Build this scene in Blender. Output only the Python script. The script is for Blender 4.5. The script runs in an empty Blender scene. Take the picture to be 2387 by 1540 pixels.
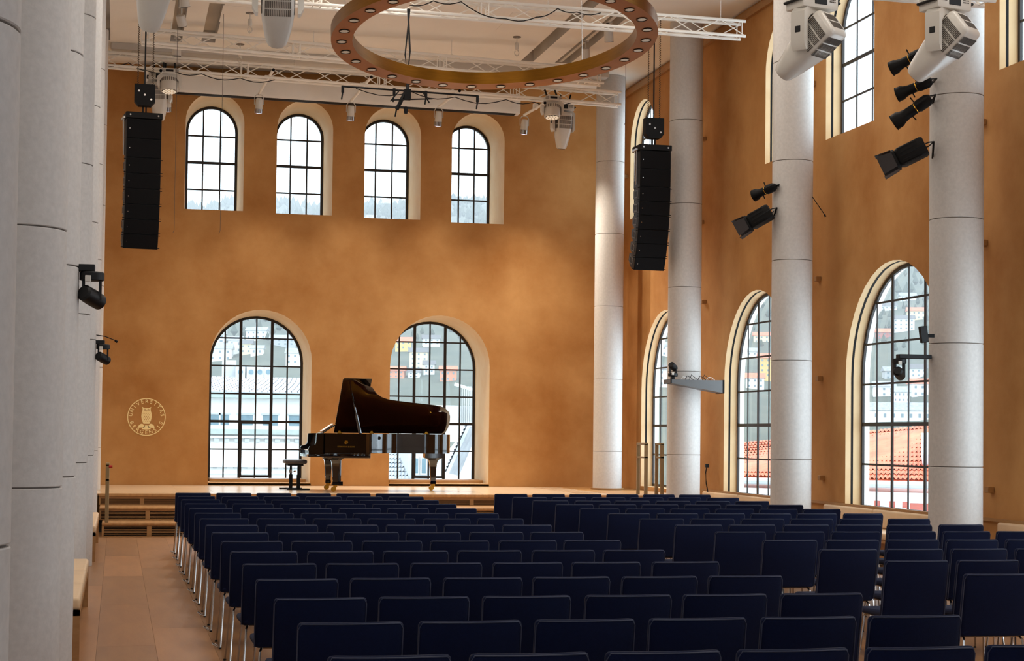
import bpy, bmesh, math, random
from mathutils import Vector, Matrix, geometry
random.seed(7)
SC = bpy.context.scene
COL = SC.collection
PI = math.pi

# ------------------------------------------------------------------ camera
YAW, PITCH, ROLL, FPX, PCX, PCY = .2204, .0316, .0112, 4103.6, 1193.5, 881.3
CAM = Vector((0, 0, 1.66))
def cam_axes():
    cy, sy, cp, sp = math.cos(YAW), math.sin(YAW), math.cos(PITCH), math.sin(PITCH)
    f = Vector((sy*cp, cy*cp, sp)); r = Vector((cy, -sy, 0)); u = r.cross(f)
    c, s = math.cos(ROLL), math.sin(ROLL)
    return c*r + s*u, -s*r + c*u, f
RX_, UX_, FX_ = cam_axes()
cam = bpy.data.cameras.new('camera'); cam_ob = bpy.data.objects.new('camera', cam); COL.objects.link(cam_ob)
m = Matrix((RX_, UX_, -FX_)).transposed().to_4x4(); m.translation = CAM
cam_ob.matrix_world = m
cam.sensor_fit = 'HORIZONTAL'; cam.sensor_width = 36.0
cam.lens = FPX/2387*36.0
cam.shift_y = (PCY-770)/2387
cam.clip_end = 3000
SC.camera = cam_ob

# ------------------------------------------------------------------ world, lights, exposure
SC.view_settings.view_transform = 'Standard'; SC.view_settings.look = 'None'
SC.view_settings.gamma = 1; SC.view_settings.use_curve_mapping = False
SC.view_settings.exposure = 0.0
W = bpy.data.worlds.new('overcast_sky'); SC.world = W; W.use_nodes = True
bg = W.node_tree.nodes['Background']; bg.inputs[0].default_value = (.76, .89, 1.0, 1); bg.inputs[1].default_value = 4.7

def area_light(name, loc, size, power, color=(1, .83, .62), direction=(0, 0, -1), spread=180, portal=False):
    l = bpy.data.lights.new(name, 'AREA'); l.shape = 'RECTANGLE'; l.size, l.size_y = size
    l.energy = power; l.color = color; l.spread = math.radians(spread)
    if portal: l.cycles.is_portal = True
    o = bpy.data.objects.new(name, l); COL.objects.link(o); o.location = loc
    o.rotation_euler = Vector(direction).to_track_quat('-Z', 'Y').to_euler()
    return o
def spot_light(name, loc, target, power, angle, blend=.6, color=(1, .82, .58), radius=.06):
    l = bpy.data.lights.new(name, 'SPOT'); l.energy = power; l.spot_size = math.radians(angle); l.spot_blend = blend
    l.color = color; l.shadow_soft_size = radius
    o = bpy.data.objects.new(name, l); COL.objects.link(o); o.location = loc
    o.rotation_euler = (Vector(target)-Vector(loc)).to_track_quat('-Z', 'Y').to_euler()
    return o

XR, YE, ZC, ZS = 10.05, 34.6, 8.72, .60      # right wall, end wall, ceiling, stage height
XL = -1.5
# added area lights for ambient fill, under the ceiling with no fixtures
for i, (x, y) in enumerate(((.95, 22), (3.6, 24), (7.9, 22), (.95, 12), (3.6, 11), (7.9, 12))):
    area_light('ceiling_fill_light', (x, y, 8.66), (.35, 7), 105, (1, .93, .84))
# the four boom lamps wash the end wall
for x in (1.02, 2.68, 4.42, 6.12, 7.78):
    spot_light('boom_lamp_light', (x, 33.85, 7.36), (x, 31.0, .6), (780 if x > 3 else 640) if x > 2 else 130, 104, 1.0, (1, .93, .82), .04)
# the two LED heads shine down on the stage
spot_light('wash_head_light', (8.22, 32.7, 7.45), (8.3, 32.3, .6), 430, 110, 1.0, (1, .90, .76), .08)
spot_light('wash_head_light', (.92, 32.7, 7.6), (1.4, 32.4, .6), 110, 100, 1.0, (1, .90, .76), .08)

# ------------------------------------------------------------------ materials
def lin(c):
    return tuple((v/255/12.92 if v/255 <= .04045 else ((v/255+.055)/1.055)**2.4) for v in c)
MATS = {}
def mat(name, rgb, rough=.6, metal=0.0, var=0.0, scale=3.0, bump=0.0, bscale=40, rgb2=None, spec=.5, stretch=(1, 1, 1), coat=0, sheen=0, detail=5):
    if name in MATS: return MATS[name]
    M = bpy.data.materials.new(name); M.use_nodes = True
    nt = M.node_tree; b = nt.nodes['Principled BSDF']
    c = lin(rgb)
    b.inputs['Base Color'].default_value = (*c, 1); b.inputs['Roughness'].default_value = rough
    b.inputs['Metallic'].default_value = metal; b.inputs['Specular IOR Level'].default_value = spec
    b.inputs['Coat Weight'].default_value = coat; b.inputs['Sheen Weight'].default_value = sheen
    if var or bump or rgb2:
        tc = nt.nodes.new('ShaderNodeTexCoord'); mp = nt.nodes.new('ShaderNodeMapping'); mp.inputs['Scale'].default_value = stretch
        nt.links.new(tc.outputs['Object'], mp.inputs['Vector'])
        if var or rgb2:
            n = nt.nodes.new('ShaderNodeTexNoise'); n.inputs['Scale'].default_value = scale; n.inputs['Detail'].default_value = detail
            n.inputs['Roughness'].default_value = .62
            nt.links.new(mp.outputs[0], n.inputs['Vector'])
            r = nt.nodes.new('ShaderNodeValToRGB'); r.color_ramp.elements[0].position = .33; r.color_ramp.elements[1].position = .68
            c2 = lin(rgb2) if rgb2 else tuple(min(1, v*(1+var)) for v in c)
            c1 = c if rgb2 else tuple(v*(1-var) for v in c)
            r.color_ramp.elements[0].color = (*c1, 1); r.color_ramp.elements[1].color = (*c2, 1)
            nt.links.new(n.outputs[0], r.inputs[0]); nt.links.new(r.outputs[0], b.inputs['Base Color'])
        if bump:
            n2 = nt.nodes.new('ShaderNodeTexNoise'); n2.inputs['Scale'].default_value = bscale; n2.inputs['Detail'].default_value = 4
            nt.links.new(mp.outputs[0], n2.inputs['Vector'])
            bp = nt.nodes.new('ShaderNodeBump'); bp.inputs['Strength'].default_value = bump; bp.inputs['Distance'].default_value = .01
            nt.links.new(n2.outputs[0], bp.inputs['Height']); nt.links.new(bp.outputs[0], b.inputs['Normal'])
    MATS[name] = M
    return M
def emit(name, rgb, strength):
    if name in MATS: return MATS[name]
    M = bpy.data.materials.new(name); M.use_nodes = True
    b = M.node_tree.nodes['Principled BSDF']; b.inputs['Base Color'].default_value = (*lin(rgb), 1)
    b.inputs['Emission Color'].default_value = (*lin(rgb), 1); b.inputs['Emission Strength'].default_value = strength
    MATS[name] = M
    return M
def glass_mat():
    M = bpy.data.materials.new('window_glass'); M.use_nodes = True; nt = M.node_tree; nt.nodes.clear()
    o = nt.nodes.new('ShaderNodeOutputMaterial'); t = nt.nodes.new('ShaderNodeBsdfTransparent'); t.inputs[0].default_value = (.93, .96, .97, 1)
    g = nt.nodes.new('ShaderNodeBsdfGlossy'); g.inputs['Roughness'].default_value = .02
    lw = nt.nodes.new('ShaderNodeLayerWeight'); lw.inputs[0].default_value = .5
    pw = nt.nodes.new('ShaderNodeMath'); pw.operation = 'POWER'; nt.links.new(lw.outputs['Facing'], pw.inputs[0]); pw.inputs[1].default_value = 5
    f = nt.nodes.new('ShaderNodeMath'); f.operation = 'MULTIPLY_ADD'; nt.links.new(pw.outputs[0], f.inputs[0]); f.inputs[1].default_value = .6; f.inputs[2].default_value = .03
    mx = nt.nodes.new('ShaderNodeMixShader'); nt.links.new(f.outputs[0], mx.inputs[0]); nt.links.new(t.outputs[0], mx.inputs[1]); nt.links.new(g.outputs[0], mx.inputs[2])
    nt.links.new(mx.outputs[0], o.inputs[0])
    return M
GLASS = glass_mat()
OCHRE = mat('ochre_plaster', (163, 106, 45), .85, rgb2=(199, 146, 86), scale=.6, bump=.12, bscale=14, detail=9)
CREAM = mat('pale_daylit_plaster', (226, 190, 142), .8, rgb2=(232, 203, 160), scale=2.2)  # reveal plaster made paler, with the window daylight put into its colour
WHITEPAINT = mat('white_paint', (236, 232, 226), .75, var=.02)
CEIL = mat('ceiling_paint', (238, 231, 220), .85, var=.03, scale=.7)
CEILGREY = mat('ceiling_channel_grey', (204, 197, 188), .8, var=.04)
STONE = mat('pale_concrete', (206, 201, 196), .62, var=.06, scale=26, bump=.06, bscale=90)
STONEGAP = mat('column_joint_grey', (120, 110, 102), .9, var=.05)
OAK = mat('oak_boards', (176, 127, 76), .38, rgb2=(196, 148, 94), scale=3.0, stretch=(6, .5, 1), bump=.05, bscale=20)
OAKDARK = mat('worn_oak_floor', (128, 90, 56), .36, rgb2=(150, 108, 68), scale=2.2, stretch=(3, .5, 1), bump=.05, bscale=16)
OAKTRIM = mat('oak_trim', (158, 112, 62), .5, rgb2=(172, 126, 74), scale=5, stretch=(1, 1, 4))
DARKGAP = mat('dark_void', (24, 18, 14), .9, var=.05)
STEELDARK = mat('dark_bronze_steel', (44, 38, 36), .45, metal=.3, var=.05)
NAVY = mat('navy_wool', (8, 19, 52), .9, var=.12, scale=60, bump=.25, bscale=500, sheen=.05, spec=.2)
NAVYPIPE = mat('navy_piping', (52, 60, 84), .7, var=.05)
CHROME = mat('chrome', (176, 170, 165), .2, metal=1, var=.03)
BLACKMETAL = mat('black_metal', (10, 8, 8), .6, var=.1, scale=20, spec=.22)
BLACKGRILLE = mat('black_grille', (7, 5, 6), .8, spec=.2, var=.1, scale=50, bump=.3, bscale=220)
BLACKPLASTIC = mat('black_plastic', (14, 12, 13), .5, spec=.35, var=.06)
BARNMETAL = mat('brown_black_flap', (38, 30, 29), .6, var=.05)
FIXWHITE = mat('white_fixture_shell', (214, 208, 198), .34, var=.03, coat=.2)
FIXGREY = mat('grey_vent', (92, 84, 76), .7, var=.05)
TRUSSWHITE = mat('white_truss_paint', (246, 241, 232), .45, var=.02)
BRASS = mat('brushed_brass', (124, 82, 26), .32, metal=1, var=.12, scale=4, stretch=(1, 1, 20))
BRASSDARK = mat('brass_underside', (148, 92, 42), .36, metal=1, var=.12, scale=3)
GOLD = mat('polished_brass', (214, 164, 62), .22, metal=1, var=.03)
PIANOBLACK = mat('black_piano_lacquer', (7, 6, 7), .06, var=.02, coat=1)
PIANOLID = mat('dark_mahogany_lacquer', (30, 9, 7), .10, var=.1, coat=.6)
SOUNDBOARD = mat('spruce_soundboard', (186, 122, 66), .5, var=.06)
LEATHER = mat('cream_leather', (222, 188, 148), .5, var=.04, scale=6, bump=.06, bscale=60)
PALEGOLD = mat('pale_gold_seal', (250, 224, 160), .6, var=.01)  # one even pale gold for the ring, letters and owl of the seal
LEDWHITE = emit('lit_lens', (240, 232, 255), 5)
LEDWARM = emit('warm_lens', (255, 240, 215), .35)
RAILBRASS = mat('aged_brass_rail', (142, 118, 82), .42, metal=.6, var=.06)
PAPER = mat('paper', (235, 232, 228), .8, var=.01)
GREYMETAL = mat('grey_steel_tray', (104, 104, 104), .45, metal=.4, var=.04)
RED = mat('red_plastic', (180, 30, 20), .4, var=.02)

# ------------------------------------------------------------------ geometry helpers
def at(x, y, Y=None, X=None, Z=None):
    """point of the ray through photo pixel (x, y) on a plane Y=, X= or Z= in metres"""
    d = FX_ + RX_*((x-PCX)/FPX) - UX_*((y-PCY)/FPX)
    if Y is not None: t = Y/d.y
    elif X is not None: t = X/d.x
    else: t = (Z-CAM.z)/d.z
    return CAM + d*t

class MB:
    def __init__(s): s.v = []; s.f = []
    def add(s, vs, fs):
        n = len(s.v); s.v += [tuple(v) for v in vs]; s.f += [[i+n for i in f] for f in fs]; return s
    def box(s, x0, y0, z0, x1, y1, z1, M=None):
        vs = [Vector((x, y, z)) for z in (z0, z1) for y in (y0, y1) for x in (x0, x1)]
        if M is not None: vs = [M @ v for v in vs]
        return s.add(vs, [(0, 2, 3, 1), (4, 5, 7, 6), (0, 1, 5, 4), (2, 6, 7, 3), (0, 4, 6, 2), (1, 3, 7, 5)])
    def cbox(s, c, sz, M=None):
        return s.box(c[0]-sz[0]/2, c[1]-sz[1]/2, c[2]-sz[2]/2, c[0]+sz[0]/2, c[1]+sz[1]/2, c[2]+sz[2]/2, M)
    def rbox(s, x0, y0, z0, x1, y1, z1, r=.01, seg=2, M=None):
        bm = bmesh.new(); bmesh.ops.create_cube(bm, size=1)
        for v in bm.verts: v.co = Vector(((x0+x1)/2+v.co.x*(x1-x0), (y0+y1)/2+v.co.y*(y1-y0), (z0+z1)/2+v.co.z*(z1-z0)))
        bmesh.ops.bevel(bm, geom=list(bm.edges), offset=r, segments=seg, profile=.5, affect='EDGES')
        bm.verts.index_update()
        vs = [(M @ v.co) if M is not None else v.co.copy() for v in bm.verts]
        s.add(vs, [[v.index for v in f.verts] for f in bm.faces]); bm.free(); return s
    def cyl(s, p0, p1, r0, r1=None, n=10, caps=True):
        p0, p1 = Vector(p0), Vector(p1); r1 = r0 if r1 is None else r1
        d = (p1-p0); q = d.to_track_quat('Z', 'Y') if d.length > 1e-9 else None
        vs = []
        for p, r in ((p0, r0), (p1, r1)):
            for i in range(n):
                a = 2*PI*i/n; vs.append(p + q @ Vector((r*math.cos(a), r*math.sin(a), 0)))
        fs = [(i, (i+1) % n, n+(i+1) % n, n+i) for i in range(n)]
        if caps: fs += [tuple(range(n))[::-1], tuple(range(n, 2*n))]
        return s.add(vs, fs)
    def tube(s, pts, r, n=6):
        pts = [Vector(p) for p in pts]; vs = []; k = len(pts)
        for i, p in enumerate(pts):
            d = (pts[min(i+1, k-1)]-pts[max(i-1, 0)]).normalized(); q = d.to_track_quat('Z', 'Y')
            for j in range(n):
                a = 2*PI*j/n; vs.append(p + q @ Vector((r*math.cos(a), r*math.sin(a), 0)))
        fs = [(i*n+j, i*n+(j+1) % n, (i+1)*n+(j+1) % n, (i+1)*n+j) for i in range(k-1) for j in range(n)]
        fs += [tuple(range(n))[::-1], tuple(range((k-1)*n, k*n))]
        return s.add(vs, fs)
    def loft(s, rings, caps=True, M=None):
        n = len(rings[0]); vs = [Vector(p) for r in rings for p in r]
        if M is not None: vs = [M @ v for v in vs]
        fs = [(i*n+j, i*n+(j+1) % n, (i+1)*n+(j+1) % n, (i+1)*n+j) for i in range(len(rings)-1) for j in range(n)]
        if caps: fs += [tuple(range(n))[::-1], tuple(range((len(rings)-1)*n, len(rings)*n))]
        return s.add(vs, fs)
    def lathe(s, prof, n=24, M=None, caps=True):
        return s.loft([[(r*math.cos(2*PI*i/n), r*math.sin(2*PI*i/n), z) for i in range(n)] for r, z in prof], caps, M)
    def prism(s, poly, fn, d0, d1):
        """flat outline poly (u, v) mapped by fn(u, v, d), extruded d0..d1 (outline may be concave)"""
        n = len(poly); vs = [fn(u, v, d0) for u, v in poly] + [fn(u, v, d1) for u, v in poly]
        tri = geometry.tessellate_polygon([[Vector((u, v, 0)) for u, v in poly]])
        fs = [tuple(t) for t in tri] + [tuple(i+n for i in t)[::-1] for t in tri]
        fs += [(i, (i+1) % n, n+(i+1) % n, n+i) for i in range(n)]
        return s.add(vs, fs)
    def sheet(s, poly, holes, fn, d):
        loops = [poly]+holes; flat = [p for l in loops for p in l]
        tri = geometry.tessellate_polygon([[Vector((u, v, 0)) for u, v in l] for l in loops])
        return s.add([fn(u, v, d) for u, v in flat], [tuple(t) for t in tri])
    def strip(s, a, b):
        n = len(a); return s.add(list(a)+list(b), [(i, (i+1) % n, n+(i+1) % n, n+i) for i in range(n)])
    def mesh(s, name, material, smooth=True, angle=35, origin=None):
        me = bpy.data.meshes.new(name)
        vs = s.v if origin is None else [(x-origin[0], y-origin[1], z-origin[2]) for x, y, z in s.v]
        me.from_pydata(vs, [], s.f); me.validate()
        bm = bmesh.new(); bm.from_mesh(me); bmesh.ops.recalc_face_normals(bm, faces=bm.faces); bm.to_mesh(me); bm.free()
        if smooth:
            me.polygons.foreach_set('use_smooth', [True]*len(me.polygons)); me.set_sharp_from_angle(angle=math.radians(angle))
        if material: me.materials.append(material)
        me.update(); return me
    def build(s, name, material, parent=None, world=False, smooth=True, angle=35, loc=None):
        """one mesh object; with world=True the coordinates are world ones and are made local to the (unrotated) parent"""
        if parent is not None:
            org = None
            if world:
                org = Vector((0, 0, 0)); p = parent
                while p is not None: org += p.location; p = p.parent
            o = bpy.data.objects.new(name, s.mesh(name, material, smooth, angle, org)); o.parent = parent
        else:
            xs, ys, zs = zip(*s.v); org = ((min(xs)+max(xs))/2, (min(ys)+max(ys))/2, min(zs))
            o = bpy.data.objects.new(name, s.mesh(name, material, smooth, angle, org)); o.location = org
        if loc is not None: o.location = loc
        COL.objects.link(o); return o

def tag(o, label=None, cat=None, group=None, kind=None):
    if label: o['label'] = label
    if cat: o['category'] = cat
    if group: o['group'] = group
    if kind: o['kind'] = kind
    return o
def empty(name, loc, rz=0, label=None, cat=None, group=None, kind=None):
    o = bpy.data.objects.new(name, None); COL.objects.link(o); o.location = loc; o.rotation_euler.z = rz; o.empty_display_size = .1
    return tag(o, label, cat, group, kind)
def copy_tree(o, parent=None):
    c = o.copy(); COL.objects.link(c)
    if parent is not None: c.parent = parent
    for ch in KIDS.get(o.name, [k for k in o.children]): copy_tree(ch, c)
    return c
KIDS = {}

# ------------------------------------------------------------------ arches, walls, windows
def arch(uc, w, v0, vtop, n=20, inset=0, dv=0):
    r = w/2-inset; sp = vtop-w/2
    pts = [(uc-r, v0+dv), (uc+r, v0+dv), (uc+r, sp)]
    pts += [(uc+r*math.cos(PI*i/n), sp+r*math.sin(PI*i/n)) for i in range(1, n)]
    pts += [(uc-r, sp)]
    return pts
def clip(poly, axis, val, keep_less):
    out = []; n = len(poly)
    ins = lambda p: (p[axis] <= val+1e-9) if keep_less else (p[axis] >= val-1e-9)
    for i in range(n):
        a, b = poly[i], poly[(i+1) % n]
        if ins(a): out.append(a)
        if ins(a) != ins(b):
            t = (val-a[axis])/(b[axis]-a[axis]); out.append((a[0]+t*(b[0]-a[0]), a[1]+t*(b[1]-a[1])))
    return out
def clip_rect(poly, u0, u1, v0, v1):
    for ax, val, less in ((0, u0, False), (0, u1, True), (1, v0, False), (1, v1, True)):
        poly = clip(poly, ax, val, less)
        if len(poly) < 3: return []
    return poly
end_fn = lambda u, v, d: (u, YE+d, v)
right_fn = lambda u, v, d: (XR+d, u, v)
WN = [0]
def build_window(fn, uc, w, v0, vtop, depth, splay, ncol, rows, thick_cols=(), thick_rows=(), sash=None, panes=True, groove=False, ext=.3, label=None):
    """arched steel window: reveal lining, frame, glazing bars, a pane for each opening"""
    WN[0] += 1
    root = empty('window_%d' % WN[0], fn(uc, v0, 0), kind='structure')
    if label: root['label'] = label
    a0, a1 = arch(uc, w, v0, vtop), arch(uc, w-2*splay, v0, vtop-splay)
    b = MB(); b.strip([fn(u, v, 0) for u, v in a0], [fn(u, v, depth) for u, v in a1]); b.build('reveal', CREAM, root, True)
    b = MB(); b.strip([fn(u, v, depth) for u, v in a1], [fn(u, v, depth+ext) for u, v in a1]); b.build('outer_reveal', WHITEPAINT, root, True)
    if groove:
        for f in (.36,):
            g0 = arch(uc, w-.004, v0, vtop-.002); d = depth*f
            b = MB(); gi = arch(uc, w-.03, v0, vtop-.015)
            for dd in (d,):
                b.strip([fn(u, v, dd) for u, v in g0], [fn(u, v, dd) for u, v in gi]); b.strip([fn(u, v, dd) for u, v in gi], [fn(u, v, dd+.035) for u, v in gi])
                b.strip([fn(u, v, dd+.035) for u, v in gi], [fn(u, v, dd+.035) for u, v in g0])
            b.build('blind_track', BLACKMETAL, root, True)
    fw, ft = .05, (.035 if groove else .07)
    W2 = w-2*splay; top = vtop-splay
    o0, o1 = arch(uc, W2, v0, top), arch(uc, W2-2*fw, v0+fw, top-fw)
    b = MB()
    for d in (depth, depth+ft): b.strip([fn(u, v, d) for u, v in o0], [fn(u, v, d) for u, v in o1])
    b.strip([fn(u, v, depth) for u, v in o1], [fn(u, v, depth+ft) for u, v in o1]); b.strip([fn(u, v, depth) for u, v in o0], [fn(u, v, depth+ft) for u, v in o0])
    b.build('frame', STEELDARK, root, True)
    inner = o1
    us = [uc-W2/2+W2*i/ncol for i in range(1, ncol)]
    vs = rows
    for i, u in enumerate(us):
        t = (.028 if i in thick_cols else .014) if not groove else (.03 if i in thick_cols else .010)
        p = clip_rect(inner, u-t, u+t, -99, 99)
        if p: MB().prism(p, fn, depth+.008, depth+ft-.01).build('glazing_bar', STEELDARK, root, True)
    for i, v in enumerate(vs):
        t = .026 if i in thick_rows else .014
        p = clip_rect(inner, -99, 99, v-t, v+t)
        if p: MB().prism(p, fn, depth+.005, depth+ft-.015).build('glazing_bar', STEELDARK, root, True)
    if sash:
        u0, u1, s0, s1 = sash
        b = MB(); q = [(u0, s0), (u1, s0), (u1, s1), (u0, s1)]; e = .045; qi = [(u0+e, s0+e), (u1-e, s0+e), (u1-e, s1-e), (u0+e, s1-e)]
        for d in (depth-.03, depth+.05): b.strip([fn(u, v, d) for u, v in q], [fn(u, v, d) for u, v in qi])
        b.strip([fn(u, v, depth-.03) for u, v in q], [fn(u, v, depth+.05) for u, v in q]); b.strip([fn(u, v, depth-.03) for u, v in qi], [fn(u, v, depth+.05) for u, v in qi])
        b.build('casement_frame', STEELDARK, root, True)
    if panes:
        ue = [uc-W2/2]+us+[uc+W2/2]; ve = [v0]+list(vs)+[top]; cache = {}
        for i in range(ncol):
            for j in range(len(ve)-1):
                p = clip_rect(inner, ue[i], ue[i+1], ve[j], ve[j+1])
                if len(p) < 3: continue
                area = abs(sum(p[k][0]*p[(k+1) % len(p)][1]-p[(k+1) % len(p)][0]*p[k][1] for k in range(len(p))))/2
                if area < .004: continue
                c = fn(sum(q[0] for q in p)/len(p), sum(q[1] for q in p)/len(p), depth+.03)
                cl = Vector(c)-root.location
                key = tuple((round(q[0]-p[0][0], 3), round(q[1]-p[0][1], 3)) for q in p)
                if key not in cache:
                    mb = MB(); mb.add([fn(u, v, depth+.03) for u, v in p], [tuple(range(len(p)))])
                    cache[key] = mb.mesh('pane', GLASS, False, origin=c)
                o = bpy.data.objects.new('pane', cache[key]); o.parent = root; o.location = cl; COL.objects.link(o)
    return root
def portal(fn, uc, w, v0, vtop, depth, direction):
    area_light('window_portal', fn(uc, (v0+vtop)/2, depth), (w, vtop-v0) if direction[0] == 0 else (w, vtop-v0), 1, (1, 1, 1), direction, portal=True)

# end wall
END_U = [(1.765, 1.13, 5.95, 8.24), (3.52, 1.10, 5.93, 8.18), (5.27, 1.13, 5.91, 8.15), (7.005, 1.08, 5.885, 8.11)]
END_L = [(2.725, 1.98, .66, 4.03), (6.28, 2.02, .655, 4.01)]
b = MB(); holes = [arch(*a) for a in END_U+END_L]
outer = [(XL, -.2), (XR+.01, -.2), (XR+.01, ZC+.3), (XL, ZC+.3)]
b.sheet(outer, holes, end_fn, 0)
wall_end = b.build('wall_end', OCHRE, smooth=False); tag(wall_end, 'ochre plastered end wall behind the stage', kind='structure')
b = MB(); b.sheet(outer, [arch(a[0], a[1]-.1, a[2], a[3]-.05) for a in END_U+END_L], end_fn, 1.5); b.build('outer_face', WHITEPAINT, wall_end, True, smooth=False)
for a in END_U:
    vs = [at(500, y, Y=YE+1.2).z for y in (443, 380, 318)]
    build_window(end_fn, *a, 1.2, .05, 3, vs, thick_rows=(1,))
for a in END_L:
    vs = [.73+.56*k for k in range(1, 6)]; w2 = a[1]-.1
    build_window(end_fn, *a, 1.2, .05, 6, vs, thick_cols=(1, 3), thick_rows=(1,), sash=(a[0]-w2/6, a[0]+w2/6, .73, .73+1.12))
    b = MB(); b.rbox(a[0]-a[1]/2+.06, YE+.25, ZS-.02, a[0]+a[1]/2-.06, YE+1.2, .72, .008); b.build('window_ledge', OAKTRIM, wall_end, True)
    b = MB(); b.rbox(a[0]-a[1]/2, YE-.0, ZS, a[0]+a[1]/2+.02, YE+.3, ZS+.05, .006); b.build('threshold', OAKTRIM, wall_end, True)
# right wall
RIGHT_L = [(31.72, 2.96, .67, 4.03), (26.88, 2.98, .67, 4.03), (21.73, 3.06, .67, 4.03), (16.6, 3.0, .67, 4.03), (11.7, 3.0, .67, 4.03), (6.8, 3.0, .67, 4.03)]
RIGHT_U = [(33.29, 1.68, 6.02, 8.30), (25.66, 1.68, 6.02, 8.30), (23.19, 1.68, 6.01, 8.30), (17.99, 1.68, 6.0, 8.30), (12.9, 1.68, 6.0, 8.3), (7.9, 1.68, 6.0, 8.3), (2.9, 1.68, 6.0, 8.3)]
RIGHT_U[0] = (33.27, 1.68, 6.02, 8.30)
b = MB(); outer = [(-2, -.2), (YE+.01, -.2), (YE+.01, ZC+.3), (-2, ZC+.3)]
b.sheet(outer, [arch(*a) for a in RIGHT_L+RIGHT_U], right_fn, 0)
wall_right = b.build('wall_right', OCHRE, smooth=False); tag(wall_right, 'ochre plastered window wall on the long side', kind='structure')
b = MB(); b.sheet([(-2, -.2), (YE+1.5, -.2), (YE+1.5, ZC+.3), (-2, ZC+.3)], [arch(a[0], a[1]-.06, a[2], a[3]-.03) for a in RIGHT_L+RIGHT_U], right_fn, .35); b.build('outer_face', WHITEPAINT, wall_right, True, smooth=False)
for i, a in enumerate(RIGHT_L):
    vis = i < 4; w2 = a[1]-.06
    build_window(right_fn, *a, .22, .03, 6, [.73+.56*k for k in range(1, 6)], thick_cols=(1, 3), thick_rows=(1,), sash=None, panes=vis, groove=True, ext=.13)
    portal(right_fn, a[0], a[1], a[2], a[3], .36, (-1, 0, 0))
for i, a in enumerate(RIGHT_U):
    build_window(right_fn, *a, .22, .03, 3, [6.57, 7.1, 7.63], thick_rows=(1,), panes=i < 4, groove=True, ext=.13)
    portal(right_fn, a[0], a[1], a[2], a[3], .36, (-1, 0, 0))
for a in END_U+END_L: portal(end_fn, a[0], a[1]-.1, a[2], a[3], 1.4, (0, -1, 0))

# ------------------------------------------------------------------ other walls, ceiling, floor
b = MB(); b.box(XL-.2, -2, -.2, XL, YE+.2, ZC+.3); tag(b.build('wall_left', WHITEPAINT), kind='structure')
back_fn = lambda u, v, d: (u, -2-d, v)
b = MB(); BACK_LIGHT_HOLES = [(1.6, 2.0, .7, 4.0), (1.6, 1.6, 5.9, 8.2)]  # unseen openings added to throw daylight on the near left columns
b.sheet([(XL-.2, -.2), (XR+.3, -.2), (XR+.3, ZC+.3), (XL-.2, ZC+.3)], [arch(*a) for a in BACK_LIGHT_HOLES], back_fn, 0)
tag(b.build('wall_back', OCHRE, smooth=False), kind='structure')
for a in BACK_LIGHT_HOLES: portal(back_fn, a[0], a[1], a[2], a[3], .1, (0, 1, 0))

SLOTS = [(.82, 1.03, 20, 32.4), (1.37, 1.62, 29.3, 32.3), (7.34, 7.58, 18, 32.3), (8.0, 8.3, 18, 32.3)]
b = MB()
hole = lambda x0, x1, y0, y1: [(x0, y0), (x1, y0), (x1, y1), (x0, y1)]
flat = lambda u, v, d: (u, v, d)
b.sheet([(XL, -2), (XR, -2), (XR, YE), (XL, YE)], [hole(*s) for s in SLOTS]+[hole(-.9, -.24, 10, 32.6)], flat, ZC)
ceiling = b.build('ceiling', CEIL, smooth=False); tag(ceiling, kind='structure')
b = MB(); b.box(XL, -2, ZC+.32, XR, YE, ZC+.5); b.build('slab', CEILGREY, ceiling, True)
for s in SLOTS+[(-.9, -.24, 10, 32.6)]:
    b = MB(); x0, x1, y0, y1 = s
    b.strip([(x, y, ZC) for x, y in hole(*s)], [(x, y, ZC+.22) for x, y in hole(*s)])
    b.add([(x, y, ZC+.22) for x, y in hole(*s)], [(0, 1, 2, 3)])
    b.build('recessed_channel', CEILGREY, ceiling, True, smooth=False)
for (x0, y0, x1, y1) in ((6.35, 28.6, 7.25, 29.9), (1.6, 29.4, 2.5, 30.6)):
    b = MB(); b.box(x0, y0, ZC-.006, x1, y1, ZC+.002); b.build('access_hatch', CEIL, ceiling, True)
# dropped soffit step along the end wall
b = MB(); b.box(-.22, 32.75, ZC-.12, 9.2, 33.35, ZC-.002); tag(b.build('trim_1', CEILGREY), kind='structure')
# white bulkhead with the rolled screen
bulk = empty('screen_housing', (4.2, 34.2, 8.1), label='long white screen housing along the top of the end wall', cat='screen housing')
P = [(0, 8.54), (0, 8.22), (-.04, 8.16), (-.32, 8.16), (-.36, 8.22), (-.36, 8.54)]
b = MB(); b.prism(P, lambda u, v, d: (d, YE-.02+u, v-.012*(d-1.0)), .4, 7.78); b.build('casing', WHITEPAINT, bulk, True)
b = MB(); b.prism([(-.10, 8.165), (-.30, 8.165), (-.30, 8.15), (-.10, 8.15)], lambda u, v, d: (d, YE-.02+u, v-.012*(d-1.0)), .5, 7.7); b.build('screen_slot', DARKGAP, bulk, True)
# oak trim along the top of the right wall
b = MB(); b.box(XR-.06, -2, 8.54, XR+.0, YE, 8.66); tag(b.build('trim_2', OAKTRIM), kind='structure')
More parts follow.
